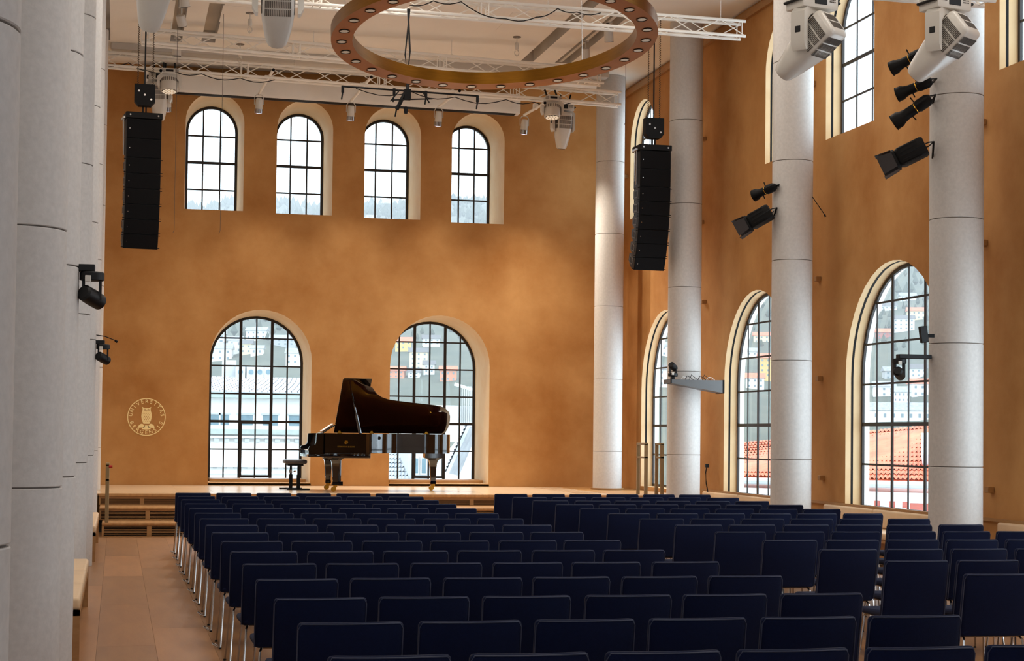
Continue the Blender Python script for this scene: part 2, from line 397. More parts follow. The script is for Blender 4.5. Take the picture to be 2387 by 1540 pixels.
# floor: dark underlay and separate boards
b = MB(); b.box(XL, -2, -.12, XR, YE, -.012); floor = b.build('floor', DARKGAP); tag(floor, kind='structure')
bw, bl = .44, 3.3
bmeshes = []
for k in range(6):
    q = MB(); q.box(-bw/2+.0008, -bl/2+.0008, -.012, bw/2-.0008, bl/2-.0008, 0); bmeshes.append(q)
shared = []
for k in range(4):
    t = 140+7*k
    mm = mat('floor_board_oak_%d' % k, (t, int(t*.70), int(t*.435)), .34, rgb2=(t+18, int((t+18)*.72), int((t+18)*.46)), scale=1.6, stretch=(4, .6, 1), bump=.06, bscale=14)
    shared.append(bmeshes[k].mesh('floor_board', mm, False))
nx = int((XR+.9)/bw)+1
for i in range(nx):
    x = -1.0+bw*(i+.5)
    if x+bw/2 > XR: continue
    for j in range(8):
        y = 3.2+bl*j+bl*((i*.37) % 1)
        if y+bl/2 > 33: continue
        o = bpy.data.objects.new('floor_board', shared[random.randrange(4)]); o.parent = floor; o.location = (x-floor.location.x, y-floor.location.y, -floor.location.z); COL.objects.link(o)

# ------------------------------------------------------------------ columns
def column(x, y, r, z0, label, oak_base=False):
    root = empty('column', (x, y, z0), label=label, cat='column', group='round concrete columns')
    js = [z for z in (1.342, 2.748, 4.178, 5.598, 7.02) if z > z0+.1]
    zs = [z0]+js+[ZC]
    for a, c in zip(zs[:-1], zs[1:]):
        b = MB(); lo, hi = (a+.004 if a > z0 else a), c-.004
        b.lathe([(r-.004, lo), (r, lo+.004), (r, hi-.004), (r-.004, hi)], 48)
        b.build('drum', STONE, root, loc=(0, 0, -z0))
    b = MB(); b.cyl((0, 0, 0), (0, 0, ZC-z0-.01), r-.012, n=32); b.build('core', STONEGAP, root)
    if oak_base:
        b = MB(); b.cyl((0, 0, 0), (0, 0, .025), r+.04, n=40); b.build('base_ring', OAKTRIM, root)
    return root
RC = [(33.32, .283, ZS, 'round pale concrete column standing on the stage in the corner', True), (28.57, .284, 0, 'round pale concrete column carrying the grey equipment shelf', False),
      (23.68, .29, 0, 'round pale concrete column with two black lamps on its left side', False), (18.62, .306, 0, 'round pale concrete column with four black lamps on its left side', False)]
for y, r, z0, lab, ob in RC: column(9.4, y, r, z0, lab, ob)
LC = [(5.0, 'nearest pale column at the left edge of the photo'), (10.0, 'second pale column from the left edge of the photo, broad and bluish'),
      (12.2, 'pale column carrying the larger black camera'), (17.3, 'pale column behind the one with the larger camera'), (22.1, 'pale column carrying the smaller black camera'),
      (26.9, 'pale column beside the left end of the steps'), (31.8, 'farthest pale column of the left row, on the stage')]
for y, lab in LC: column(-.265-.285-(.022 if y == 10.0 else .012 if y < 6 else 0), y, .285, ZS if y > 30 else 0, lab)

# ------------------------------------------------------------------ stage and steps
def grille_riser(name_y, z0, z1, x0, x1, root, pitch, off, h0, h1):
    """oak frame with open slots and slats behind it"""
    y = name_y; b = MB()
    b.box(x0, y, z0, x1, y+.02, z0+h0); b.box(x0, y, z1-h1, x1, y+.02, z1)
    x = x0; n = 0
    e = x0+off
    b.box(x0, y, z0+h0, x0+.03, y+.02, z1-h1)
    while e < x1:
        b.box(e-.035, y, z0+h0, min(e+.035, x1), y+.02, z1-h1); e += pitch
    b.build('riser_frame', OAKTRIM, root, True, smooth=False)
    b = MB(); k = 6; hh = (z1-h1-z0-h0)/k
    for i in range(1, k+1): b.box(x0+.02, y+.006, z0+h0+hh*i-hh*.30, x1-.02, y+.024, z0+h0+hh*i)
    b.build('riser_slats', OAKTRIM, root, True, smooth=False)['kind'] = 'stuff'
    b = MB(); b.box(x0, y+.05, z0, x1, y+.06, z1-.03); b.build('riser_back', DARKGAP, root, True)
X0S, X1S = -.27, XR
stage = empty('stage', (4.5, 32.3, 0), label='low oak stage with slatted front and steps below the end wall', cat='stage')
b = MB(); b.box(-.7, 30.0, ZS-.035, XR-.01, YE-.005, ZS-.006); b.build('deck_base', OAKTRIM, stage, True)
smesh = []
for k in range(4):
    mm = mat('stage_board_oak_%d' % k, (218+3*k, 186+3*k, 148+3*k), .2, rgb2=(230+2*k, 202+2*k, 168+2*k), scale=2.2, stretch=(.6, 5, 1), bump=.02, bscale=20)
    q = MB(); q.box(-1.17, -.1435, -.006, 1.17, .1435, 0); smesh.append(q.mesh('deck_board', mm, False))
for i in range(16):
    for j in range(5):
        x = -.7+1.18+2.344*j-(.6 if i % 2 else 0)
        if x+1.18 > XR+.1 or x-1.18 < -1.4: continue
        o = bpy.data.objects.new('deck_board', random.choice(smesh)); o.parent = stage
        o.location = (x-4.5, 30.02+.1437+.2855*i-32.3, ZS); COL.objects.link(o)
b = MB(); b.rbox(X0S, 29.97, ZS-.05, XR-.02, 30.03, ZS+.001, .006); b.build('nosing', OAK, stage, True)
grille_riser(30.0, .41, ZS-.05, X0S, 9.9, stage, .70, .70, .012, .035)
for (y0, y1, z0, z1, xa, xb, off) in ((29.02, 30.0, .21, .41, -.25, 9.0, .76), (28.07, 29.02, 0, .21, -.20, 9.0, .72)):
    st = empty('stage_step', (4.4, (y0+y1)/2, z0), label='%s oak step with slatted riser in front of the stage' % ('upper' if z0 > .1 else 'lower'), cat='step', group='oak stage steps')
    b = MB(); b.rbox(xa, y0-.015, z1-.035, xb, y1, z1, .006); b.build('tread', OAK, st, True)
    grille_riser(y0, z0, z1-.035, xa, xb, st, .72, off, .014, .015)

# ------------------------------------------------------------------ chairs
ORD = ['', 'first', 'second', 'third', 'fourth', 'fifth', 'sixth', 'seventh', 'eighth', 'ninth', 'tenth', 'eleventh', 'twelfth', 'thirteenth', 'fourteenth', 'fifteenth', 'sixteenth']
def capsule(z0, z1, t, x, n=5):
    """rounded vertical section of the backrest at offset x"""
    pts = []; r = t/2
    yc = lambda z: -.232-.036*(z-.62)/.2+.55*(x*x-.03)
    for i in range(n+1):
        a = PI*i/n; pts.append((x, yc(z1)+r*math.cos(a), z1-r+r*math.sin(a)))
    pts.append((x, yc((z0+z1)/2)-r, (z0+z1)/2))
    for i in range(n+1):
        a = PI+PI*i/n; pts.append((x, yc(z0)+r*math.cos(a), z0+r+r*math.sin(a)))
    pts.append((x, yc((z0+z1)/2)+r, (z0+z1)/2))
    return pts
def chair_meshes():
    w = .235; L = []
    b = MB(); rings = []
    for x, dz, t in ((-w, .016, .018), (-w+.004, .008, .030), (-w+.012, .002, .038), (-w+.03, 0, .04), (-.13, 0, .04), (-.065, 0, .04), (0, 0, .04), (.065, 0, .04), (.13, 0, .04), (w-.03, 0, .04), (w-.012, .002, .038), (w-.004, .008, .030), (w, .016, .018)):
        rings.append(capsule(.425+dz, .823-dz, t, x))
    b.loft(rings); L.append(('backrest', b.mesh('backrest', NAVY, True, 50), 'backrest'))
    b = MB(); pts = []
    yc = lambda x, z: -.232-.036*(z-.62)/.2+.55*(x*x-.03)-.019
    for z in (.43, .56, .69, .79): pts.append((-w+.002, yc(w, z), z))
    for i in range(9):
        x = -w+.016+(2*w-.032)*i/8; pts.append((x, yc(x, .81)-.001, .815))
    for z in (.79, .69, .56, .43): pts.append((w-.002, yc(w, z), z))
    b.tube(pts, .0032, 5); L.append(('piping', b.mesh('piping', NAVYPIPE), 'backrest'))
    b = MB(); rings = []
    for y, z0, z1, hw in ((-.215, .432, .462, .205), (-.20, .424, .470, .225), (0, .424, .466, .232), (.15, .424, .468, .234), (.215, .424, .462, .230), (.245, .428, .452, .222), (.255, .436, .444, .212)):
        h = (z1-z0)/2; r = min(h, .018); ring = []
        for cx, cz, a0 in ((hw-r, z1-r, 0), (-hw+r, z1-r, PI/2), (-hw+r, z0+r, PI), (hw-r, z0+r, 1.5*PI)):
            for i in range(4):
                a = a0+PI/2*i/3; ring.append((cx+r*math.cos(a), y, cz+r*math.sin(a)))
        rings.append(ring)
    b.loft(rings); L.append(('seat', b.mesh('seat', NAVY, True, 50), None))
    b = MB()
    b.tube([(-.19, -.17, .418), (-.19, .17, .418)], .008); b.tube([(.19, -.17, .418), (.19, .17, .418)], .008)
    b.tube([(-.19, -.12, .416), (.19, -.12, .416)], .007); b.tube([(-.19, .13, .416), (.19, .13, .416)], .007)
    L.append(('seat_frame', b.mesh('seat_frame', CHROME), None))
    for sx in (-1, 1):
        b = MB(); b.tube([(sx*.19, -.165, .418), (sx*.20, -.19, .40), (sx*.225, -.245, .02), (sx*.226, -.25, .008)], .0075)
        L.append(('leg', b.mesh('leg', CHROME), None))
        b = MB(); b.tube([(sx*.19, .165, .418), (sx*.20, .185, .40), (sx*.226, .225, .02), (sx*.227, .23, .008)], .0075)
        L.append(('leg', b.mesh('leg', CHROME), None))
    b = MB()
    b.tube([(-.232, -.255, .012), (-.275, -.235, .03), (-.285, -.19, .04), (-.262, -.16, .03), (-.236, -.19, .02)], .005)
    L.append(('row_link', b.mesh('row_link', CHROME), None))
    b = MB()
    for sx in (-1, 1):
        for y in (-.25, .23): b.cyl((sx*.227, y, 0), (sx*.227, y, .012), .011, n=8)
    L.append(('glides', b.mesh('glides', BLACKPLASTIC), None))
    return L
CHAIR = chair_meshes()
def place_chair(x, y, rz, label, group):
    root = empty('conference_chair', (x, y, 0), rz, label, 'chair', group)
    back = None
    for nm, me, par in CHAIR:
        o = bpy.data.objects.new(nm, me); o.parent = back if par and nm != 'backrest' else root
        COL.objects.link(o)
        if nm == 'backrest': back = o
        if nm == 'glides': o['kind'] = 'stuff'
def pix(p):
    d = Vector(p)-CAM; z = d.dot(FX_); return PCX+FPX*d.dot(RX_)/z, PCY-FPX*d.dot(UX_)/z
for row in range(1, 17):
    Yt = 24.083-(row-1)*1.165
    for block, x0 in (('left', .784), ('right', 5.165)):
        for j in range(6):
            xc = x0+.235+.541*j+random.uniform(-.006, .006)
            if pix((xc-.26, Yt+.3, .45))[0] > 2390 and pix((xc-.26, Yt, .8))[0] > 2390: continue
            where = 'left aisle' if block == 'left' else 'middle aisle'
            place_chair(xc, Yt+.262+random.uniform(-.008, .008), math.radians(random.uniform(-.7, .7)),
                        'navy chair in %s block, %s row from the stage, %s seat from the %s' % (block, ORD[row], ORD[j+1], where),
                        'navy conference chairs, %s block' % block)

# ------------------------------------------------------------------ upholstered wall benches
def wall_bench(name_xy, x_wall, x_front, y0, y1, nseg, side, label, back=True):
    """oak bench against a wall; side=+1 when the wall is at larger x"""
    root = empty('wall_bench', ((x_wall+x_front)/2, (y0+y1)/2, 0), label=label, cat='bench', group='cream upholstered wall benches')
    b = MB(); xa, xb = sorted((x_wall, x_front)); zt = .36
    b.box(xa, y0, .0, xb, y0+.04, zt); b.box(xa, y1-.04, 0, xb, y1, zt); b.box(xa, y0, zt-.04, xb, y1, zt)
    fx = x_front+side*.10; b.box(min(fx, fx+side*.02), y0+.04, .08, max(fx, fx+side*.02), y1-.04, zt-.04)
    b.build('bench_base', OAKTRIM, root, True)
    for i in range(nseg):
        a = y0+(y1-y0)*i/nseg+.006; c = y0+(y1-y0)*(i+1)/nseg-.006
        b = MB(); b.rbox(xa, a, zt, xb, c, .45, .025, 3); b.build('seat_cushion', LEATHER, root, True, angle=60)
        if back:
            bx = x_wall-side*.07
            b = MB(); b.rbox(min(bx, x_wall-side*.005), a, .452, max(bx, x_wall-side*.005), c, .70, .03, 3); b.build('back_cushion', LEATHER, root, True, angle=60)
    return root
wall_bench(0, XR, XR-.52, 25.75, 29.3, 2, 1, 'cream bench under the window between the shelf column and the next one')
wall_bench(0, XR, XR-.52, 20.5, 23.9, 2, 1, 'cream bench under the widest window on the right, behind the chairs')
wall_bench(0, XR, XR-.52, 15.2, 18.75, 2, 1, 'cream bench at the right edge of the photo, beyond the nearest column')
for y0, y1 in ((20.45, 23.95), (25.7, 29.35)):
    pass
b = MB(); b.box(XR-.035, 15.1, .70, XR-.004, 29.4, .735); tag(b.build('trim_3', OAKTRIM), kind='structure')
wall_bench(0, -.92, -.235, 13.05, 16.99, 3, -1, 'nearest cream leather bench between the left columns, by the aisle', back=False)
wall_bench(0, -.92, -.235, 22.75, 26.5, 2, -1, 'farther wooden bench between left columns beside the steps', back=False)

# ------------------------------------------------------------------ brass hand rails
def rail(x, y0, y1, z0, h, label, red=False):
    root = empty('hand_rail', (x, y0, z0), label=label, cat='hand rail', group='brass hand rails')
    for y in (y0, y1):
        b = MB(); b.rbox(x-.028, y-.028, z0, x+.028, y+.028, z0+h-.02, .004, 1); b.build('post', RAILBRASS, root, True)
    for z, t in ((z0+h-.02, .022), (z0+h-.26, .016)):
        b = MB(); b.rbox(x-.028, y0-.028, z-t, x+.028, y1+.028, z+t*.9, .004, 1); b.build('rail_bar', RAILBRASS, root, True)
    if red:
        b = MB(); b.cyl((x+.02, y0-.02, z0+.87), (x+.075, y0-.02, z0+.87), .022, n=12); b.build('button', RED, root, True)
    return root
rail(-.13, 28.3, 28.93, .21, .92, 'brass hand rail on the steps at the far left', True)
MBp = at(252, 1043, Y=29.3)
p1, p2 = at(1487, 1148, Z=ZS), at(1512, 1152, Z=ZS)
rail(9.2, 30.08, 30.56, ZS, .93, 'brass hand rail on the stage beside the corner column')
rail(9.5, 30.08, 30.41, ZS, .93, 'brass hand rail on the stage touching the shelf column')

# ------------------------------------------------------------------ grand piano and bench
def grand_piano(loc, rz):
    root = empty('grand_piano', loc, rz, 'black concert grand piano with raised lid on the stage', 'piano')
    fn = lambda u, v, d: (u, -v, d)
    side = [(1.02, 1.52), (1.08, 1.48), (1.17, 1.30), (1.26, 1.14), (1.37, 1.03), (1.5, .965), (1.66, .93), (1.9, .89), (2.16, .85), (2.36, .82), (2.5, .785), (2.6, .72), (2.68, .61), (2.725, .47), (2.74, .33), (2.735, .18), (2.71, .06), (2.65, 0)]
    plan = [(.26, 0), (.26, 1.52)]+side
    # rim: outer wall of thickness .06
    def inset(poly, t):
        out = []; n = len(poly)
        for i in range(n):
            a, b_, c = Vector(poly[i-1]), Vector(poly[i]), Vector(poly[(i+1) % n])
            d1, d2 = (b_-a).normalized(), (c-b_).normalized(); n1, n2 = Vector((d1.y, -d1.x)), Vector((d2.y, -d2.x))
            nn = (n1+n2); nn = nn/ max(.4, nn.length_squared/2)
            out.append((b_.x+nn.x*t, b_.y+nn.y*t))
        return out
    inn = inset(plan, .06)
    cx = sum(p[0] for p in inn)/len(inn)
    if not any(.3 < p[0] for p in inn): inn = inset(plan, -.06)
    if max(p[0] for p in inn) > 2.74: inn = inset(plan, -.06)
    z0, z1 = .685, 1.035
    b = MB()
    b.strip([fn(u, v, z0) for u, v in plan], [fn(u, v, z1) for u, v in plan]); b.strip([fn(u, v, z0) for u, v in inn], [fn(u, v, z1) for u, v in inn])
    b.strip([fn(u, v, z1) for u, v in plan], [fn(u, v, z1) for u, v in inn]); b.strip([fn(u, v, z0) for u, v in plan], [fn(u, v, z0) for u, v in inn])
    b.build('rim', PIANOBLACK, root, angle=25)
    b = MB(); b.prism(inn, fn, .70, .73); b.build('soundboard', SOUNDBOARD, root)
    b = MB(); b.prism([(.5, .1), (.5, 1.40), (1.0, 1.38), (1.2, 1.05), (1.5, .88), (2.3, .72), (2.55, .5), (2.6, .15)], fn, .90, .94); b.build('iron_plate', GOLD, root)
    # key bed, cheeks, fallboard
    b = MB(); b.rbox(0, -1.50, .615, .62, -.02, .665, .006); b.rbox(.26, -1.52, .60, 1.10, -1.44, .70, .006); b.build('key_bed', PIANOBLACK, root)
    prof = [(-.0, .665), (.0, .775), (.02, .80), (.07, .81), (.115, .835), (.13, .88), (.135, .99), (.14, 1.03), (.28, 1.035), (.28, .665)]
    prof2 = [(.0, .665), (.0, .775), (.02, .80), (.10, .81), (.16, .835), (.20, .88), (.23, .95), (.24, 1.035), (.45, 1.035), (.45, .665)]
    for v in (0.0, 1.42):
        b = MB(); b.prism(prof, lambda u, w_, d: (u, -d, w_), v, v+.10); b.build('key_arm', PIANOBLACK, root, angle=25)
    b = MB(); b.rbox(.03, -1.42, .665, .06, -.10, .73, .004); b.build('key_slip', PIANOBLACK, root)
    b = MB(); b.prism([(.20, .745), (.22, .745), (.27, .97), (.25, .97)], lambda u, w_, d: (u, -d, w_), .10, 1.42); b.build('fallboard', PIANOBLACK, root)
    b = MB()
    for i in range(52): b.box(.06, -1.40+.0246*i, .70, .21, -1.40+.0246*i+.0236, .735)
    k = b.build('white_keys', PAPER, root, smooth=False); k['kind'] = 'stuff'
    b = MB()
    for i in range(51):
        if i % 7 in (0, 1, 3, 4, 5): b.box(.11, -1.40+.0246*(i+1)-.006, .735, .21, -1.40+.0246*(i+1)+.006, .748)
    k = b.build('black_keys', BLACKPLASTIC, root, smooth=False); k['kind'] = 'stuff'
    # music desk
    b = MB(); b.add([(.28, -.35, 1.04), (.28, -1.15, 1.04), (.52, -1.15, 1.20), (.52, -.35, 1.20), (.29, -.35, 1.03), (.29, -1.15, 1.03), (.53, -1.15, 1.19), (.53, -.35, 1.19)],
                    [(0, 1, 2, 3), (4, 5, 6, 7), (0, 1, 5, 4), (1, 2, 6, 5), (2, 3, 7, 6), (3, 0, 4, 7)]); b.build('music_desk', PIANOBLACK, root)
    b = MB(); b.box(-.12, -.16, 0, .12, .16, .008, Matrix.Translation((.40, -.75, 1.135)) @ Matrix.Rotation(math.radians(-33.7), 4, 'Y')); b.build('white_sheet', PAPER, root)  # thin white sheet lying on the sloping music desk
    # lid
    ang = math.radians(37); ca, sa = math.cos(ang), math.sin(ang)
    def lf(u, v, d): return (u, -v*ca+d*sa*0 - d*sa, 1.045+v*sa+d*ca)
    lidp = [(.62, 0), (.62, 1.55), (.86, 1.54)]+[(u+.01, v+.03 if v > .2 else v) for u, v in [(.98, 1.40)]+side[2:]]
    b = MB(); b.prism(lidp, lf, 0, .024); b.build('lid', PIANOLID, root, angle=25)
    b = MB(); b.prism([(.64, .02), (.64, 1.56), (1.14, 1.56), (1.14, .02)], lf, .027, .047); b.build('front_flap', PIANOBLACK, root)
    b = MB(); p0 = Vector((.92, -1.44, 1.03)); p1 = Vector(lf(.83, 1.18, -.01)); b.cyl(p0, p1, .019, .014, n=8); b.cyl(p0+(p1-p0)*.0, p0+(p1-p0)*.45, .03, .026, n=8); b.build('lid_prop', PIANOBLACK, root)
    for u in (.72, 1.32, 2.35):
        b = MB(); b.box(u-.04, -.07, 1.03, u+.04, .02, 1.05); b.prism([(-.03, 0), (.03, 0), (.0, .07)], lambda a, z, d: (u+a, d, 1.05+z), -.05, -.03); b.build('lid_hinge', GOLD, root)
    # legs with brass casters
    for (u, v) in ((.50, 1.30), (.50, .22), (2.42, .42)):
        leg = empty('leg', (u, -v, 0)); leg.parent = root
        b = MB(); s = .5
        rings = []
        for z, h in ((.12, .052), (.17, .052), (.175, .046), (.42, .058), (.52, .068), (.56, .085), (.585, .12), (.60, .15)):
            rings.append([(h, h*.8, z), (-h, h*.8, z), (-h, -h*.8, z), (h, -h*.8, z)])
        b.loft(rings); b.box(-.17, -.12, .60, .17, .12, .70); b.build('leg_post', PIANOBLACK, leg, angle=25)
        b = MB(); b.box(-.035, -.035, .085, .035, .035, .12); b.cyl((-.03, -.015, .045), (-.03, .015, .045), .045, n=18); b.box(-.012, -.03, .03, .02, -.018, .10); b.box(-.012, .018, .03, .02, .03, .10); b.build('caster', GOLD, leg)
    # pedal lyre
    b = MB(); b.box(.60, -.98, .10, .68, -.60, .17); b.cyl((.64, -.70, .17), (.64, -.70, .62), .018); b.cyl((.64, -.88, .17), (.64, -.88, .62), .018);
    b.build('pedal_lyre', PIANOBLACK, root)
    for v in (.68, .79, .90):
        b = MB(); b.rbox(.50, -v-.02, .095, .62, -v+.02, .115, .006, 1); b.build('pedal', GOLD, root)
    # maker's lettering on the cheek towards the hall
    text_mesh('STEINWAY & SONS', .036, GOLD, Matrix.Translation((.66, -1.523, .80)) @ Matrix.Rotation(PI/2, 4, 'X'), root, 'lettering')
    b = MB()
    for sx in (-1, 1): b.tube([(.66+sx*.006, -1.522, .85), (.66+sx*.028, -1.522, .865), (.66+sx*.03, -1.522, .885), (.66+sx*.016, -1.522, .90), (.66+sx*.022, -1.522, .915)], .004, 5)
    for dx in (-.008, 0, .008): b.tube([(.66+dx, -1.522, .855), (.66+dx, -1.522, .91)], .002, 4)
    b.build('lyre_emblem', GOLD, root)
    b = MB(); b.cyl((1.31, -1.085, .96), (1.31, -1.10, .96), .03, n=14); b.build('lock_plate', BLACKMETAL, root)
    return root
def text_mesh(txt, size, material, M, parent, name, bold=0.0):
    cu = bpy.data.curves.new(name, 'FONT'); cu.body = txt; cu.size = size; cu.align_x = 'CENTER'; cu.align_y = 'CENTER'; cu.extrude = .001; cu.offset = bold
    t = bpy.data.objects.new('temporary_text', cu); COL.objects.link(t)
    dg = bpy.context.evaluated_depsgraph_get(); me = bpy.data.meshes.new_from_object(t.evaluated_get(dg))
    bpy.data.objects.remove(t); bpy.data.curves.remove(cu)
    me.name = name; me.transform(M); me.materials.clear(); me.materials.append(material)
    o = bpy.data.objects.new(name, me); o.parent = parent; COL.objects.link(o); return o
grand_piano((3.30, 32.55, ZS), 0)
bench = empty('piano_bench', (3.19, 32.35, ZS+.002), 0, 'low black adjustable piano bench with padded seat left of the piano', 'bench')
b = MB(); b.rbox(-.20, -.28, .47, .20, .28, .545, .03, 3); b.build('seat', mat('grey_black_leather', (62, 58, 60), .45, var=.06), bench, angle=60)
b = MB(); b.box(-.14, -.2, .435, .14, .2, .475); b.build('seat_plate', BLACKMETAL, bench)
for y, x in ((-.2, .05), (.2, -.05)):
    b = MB(); b.box(x-.03, y-.03, .02, x+.03, y+.03, .27); b.box(x-.02, y-.02, .25, x+.02, y+.02, .44); b.build('leg', BLACKMETAL, bench)
    b = MB(); b.rbox(x-.21, y-.03, 0, x+.21, y+.03, .025, .006, 1); b.build('foot', BLACKMETAL, bench)
b = MB(); b.cyl((-.02, -.1, .33), (.02, .1, .33), .014); b.box(-.08, .16, .30, -.03, .24, .36); b.build('height_crank', CHROME, bench)

# ------------------------------------------------------------------ university seal on the end wall
def seal(c, R):
    root = empty('university_seal', c, 0, 'round pale gold owl seal on the end wall at left', 'emblem')
    f = lambda u, v, d: (u, d, v)
    def ring(r0, r1, nm, mt):
        n = 64; a = [(r0*math.cos(2*PI*i/n), r0*math.sin(2*PI*i/n)) for i in range(n)]; q = [(r1*math.cos(2*PI*i/n), r1*math.sin(2*PI*i/n)) for i in range(n)]
        b = MB()
        b.strip([f(u, v, -.004) for u, v in a], [f(u, v, -.004) for u, v in q]); b.strip([f(u, v, -.004) for u, v in a], [f(u, v, 0) for u, v in a]); b.strip([f(u, v, -.004) for u, v in q], [f(u, v, 0) for u, v in q])
        b.build(nm, mt, root)
    ring(R, R*.955, 'ring', PALEGOLD)
    for txt, a0, a1, up in (('UNIVERSITAS', 172, 8, True), ('BERGENSIS', 202, 338, False)):
        for i, ch in enumerate(txt):
            a = math.radians(a0+(a1-a0)*i/(len(txt)-1)); rr = R*.825
            rot = (a-PI/2) if up else (a+PI/2)
            M = Matrix.Translation((rr*math.cos(a), -.003, rr*math.sin(a))) @ Matrix.Rotation(-rot, 4, 'Y') @ Matrix.Rotation(PI/2, 4, 'X')
            text_mesh(ch, R*.27, PALEGOLD, M, root, 'letter', .001)
    S = R/1.44
    body = [(-.30, .62), (-.34, .78), (-.20, .70), (0, .67), (.20, .70), (.34, .78), (.30, .62), (.31, .48), (.37, .30), (.39, .05), (.36, -.18), (.28, -.38), (.22, -.52), (-.22, -.52), (-.28, -.38), (-.36, -.18), (-.39, .05), (-.37, .30), (-.31, .48)]
    b = MB(); b.prism([(u*S, v*S) for u, v in body], f, -.004, 0); owl = b.build('owl', PALEGOLD, root, smooth=False)
    MARK = OCHRE
    b = MB()
    def disc(u, v, r, n=14, rx=1.0): b.prism([(u*S+r*S*rx*math.cos(2*PI*i/n), v*S+r*S*math.sin(2*PI*i/n)) for i in range(n)], f, -.006, -.003)
    for sx in (-1, 1):
        disc(sx*.13, .54, .085); 
    b.prism([(-.03*S, .50*S), (.03*S, .50*S), (0, .40*S)], f, -.006, -.003)
    for r_ in range(6):
        for k in range(-2, 3):
            u = k*.13+(.065 if r_ % 2 else 0); v = .28-.12*r_
            if abs(u) < .30-.02*r_: disc(u, v, .034, 8, .8)
    b.build('feather_marks', MARK, root, smooth=False)['kind'] = 'stuff'
    b = MB()
    for sx in (-1, 1): disc(sx*.13, .54, .05)
    b.v = [(x, y-.002, z) for x, y, z in b.v]; b.build('eyes', PALEGOLD, root, smooth=False)
    for pts in ([(-.62, -.86), (-.58, -.70), (-.46, -.58), (-.32, -.54), (-.20, -.62), (-.10, -.78), (-.20, -.84)], [(.62, -.86), (.58, -.70), (.46, -.58), (.32, -.54), (.20, -.62), (.10, -.78), (.20, -.84)], [(-.34, -.96), (-.24, -.80), (-.10, -.68), (.04, -.66), (.18, -.74), (.30, -.90), (.34, -.96), (.0, -1.0)]):
        b = MB(); b.prism([(u*S, v*S+.03*S) for u, v in pts], f, -.004, 0); b.build('rock', PALEGOLD, root, smooth=False)
sc = at(341.5, 971.5, Y=YE)
seal((sc.x, YE-.001, sc.z), .362)

# ------------------------------------------------------------------ trusses
def truss(p0, p1, label, s=.24, step=.42, hang=True):
    p0, p1 = Vector(p0), Vector(p1)
    root = empty('lighting_truss', tuple((p0+p1)/2), label=label, cat='truss', group='white lighting trusses')
    cor = [Vector((0, -s/2, 0)), Vector((0, s/2, 0)), Vector((0, s/2, s)), Vector((0, -s/2, s))]
    for c in cor:
        b = MB(); b.cyl(p0+c, p1+c, .025, n=8); b.build('chord', TRUSSWHITE, root, True)
    n = max(2, int((p1-p0).length/step)); b = MB(); d = (p1-p0)/n
    for i in range(n):
        for k in range(4):
            a, c = cor[k], cor[(k+1) % 4]
            if (i+k) % 2: a, c = c, a
            b.cyl(p0+d*i+a, p0+d*(i+1)+c, .009, n=5, caps=False)
        if i % 6 == 0:
            for q in (0, .12):
                for k in range(4): b.cyl(p0+d*i+cor[k]+Vector((q, 0, 0)), p0+d*i+cor[(k+1) % 4]+Vector((q, 0, 0)), .010, n=5, caps=False)
    for k in range(4): b.cyl(p1+cor[k]-Vector((.06, 0, 0)), p1+cor[(k+1) % 4]-Vector((.06, 0, 0)), .010, n=5)
    w = b.build('lattice', TRUSSWHITE, root, True); w['kind'] = 'stuff'
    if hang:
        for t in (.06, .36, .66, .96):
            p = p0.lerp(p1, t); b = MB(); b.cyl((p.x, p.y, p.z+s-.03), (p.x, p.y, ZC), .006, n=5); b.tube([p+Vector((0, -s/2, s)), p+Vector((0, 0, s+.06)), p+Vector((0, s/2, s))], .008, 5); b.build('hanger_cable', TRUSSWHITE, root, True)
    return root
truss((-.44, 32.88, 8.30), (9.45, 32.88, 8.08), 'white lattice truss nearest the end wall, carrying the boom lamps')
truss((.30, 30.9, 8.33), (8.55, 30.9, 8.07), 'white lattice truss second from the end wall')
truss((.2, 26.5, 8.13), (9.66, 26.5, 8.03), 'white lattice truss seen through the brass ring')
t0 = at(2150, -3, Y=15.6); t1 = at(2318, 2, Y=15.6)
truss((.1, 15.7, t0.z+.08), (t1.x, 15.7, t1.z), 'near white truss just above the top of the photo, carrying four moving heads')
# hoist hooks above the trusses
def hook(px, py, label, zc=ZC, drop=.36):
    p = at(px, py, Z=zc-.01)
    root = empty('ceiling_hook', (p.x, p.y, zc), label=label, cat='hook', group='ceiling rigging hooks')
    b = MB(); b.cyl((0, 0, -.012), (0, 0, 0), .075, n=20); b.build('ceiling_plate', mat('grey_plate', (120, 108, 96), .5, var=.04), root)
    b = MB(); b.cyl((0, 0, -.10), (0, 0, -.012), .008, n=6); b.lathe([(.012, -.24), (.035, -.22), (.04, -.16), (.03, -.11), (.012, -.10)], 12); b.build('swivel', FIXWHITE, root)
    b = MB(); b.tube([(.0+.04*math.sin(a), 0, -.29-.05*math.cos(a)) for a in [PI*.95-i*PI*1.7/10 for i in range(11)]], .009, 6); b.build('hook_bow', FIXWHITE, root)
    b = MB(); b.cyl((.0, 0, -drop), (.0, 0, -.30), .006, n=5); b.build('strop', FIXWHITE, root)
hook(583, 31, 'ceiling hook with round plate left of the brass ring, upper one')
hook(560, 104, 'ceiling hook with round plate left of the brass ring, lower one')
hook(1205, 87, 'ceiling hook with round plate seen inside the brass ring')

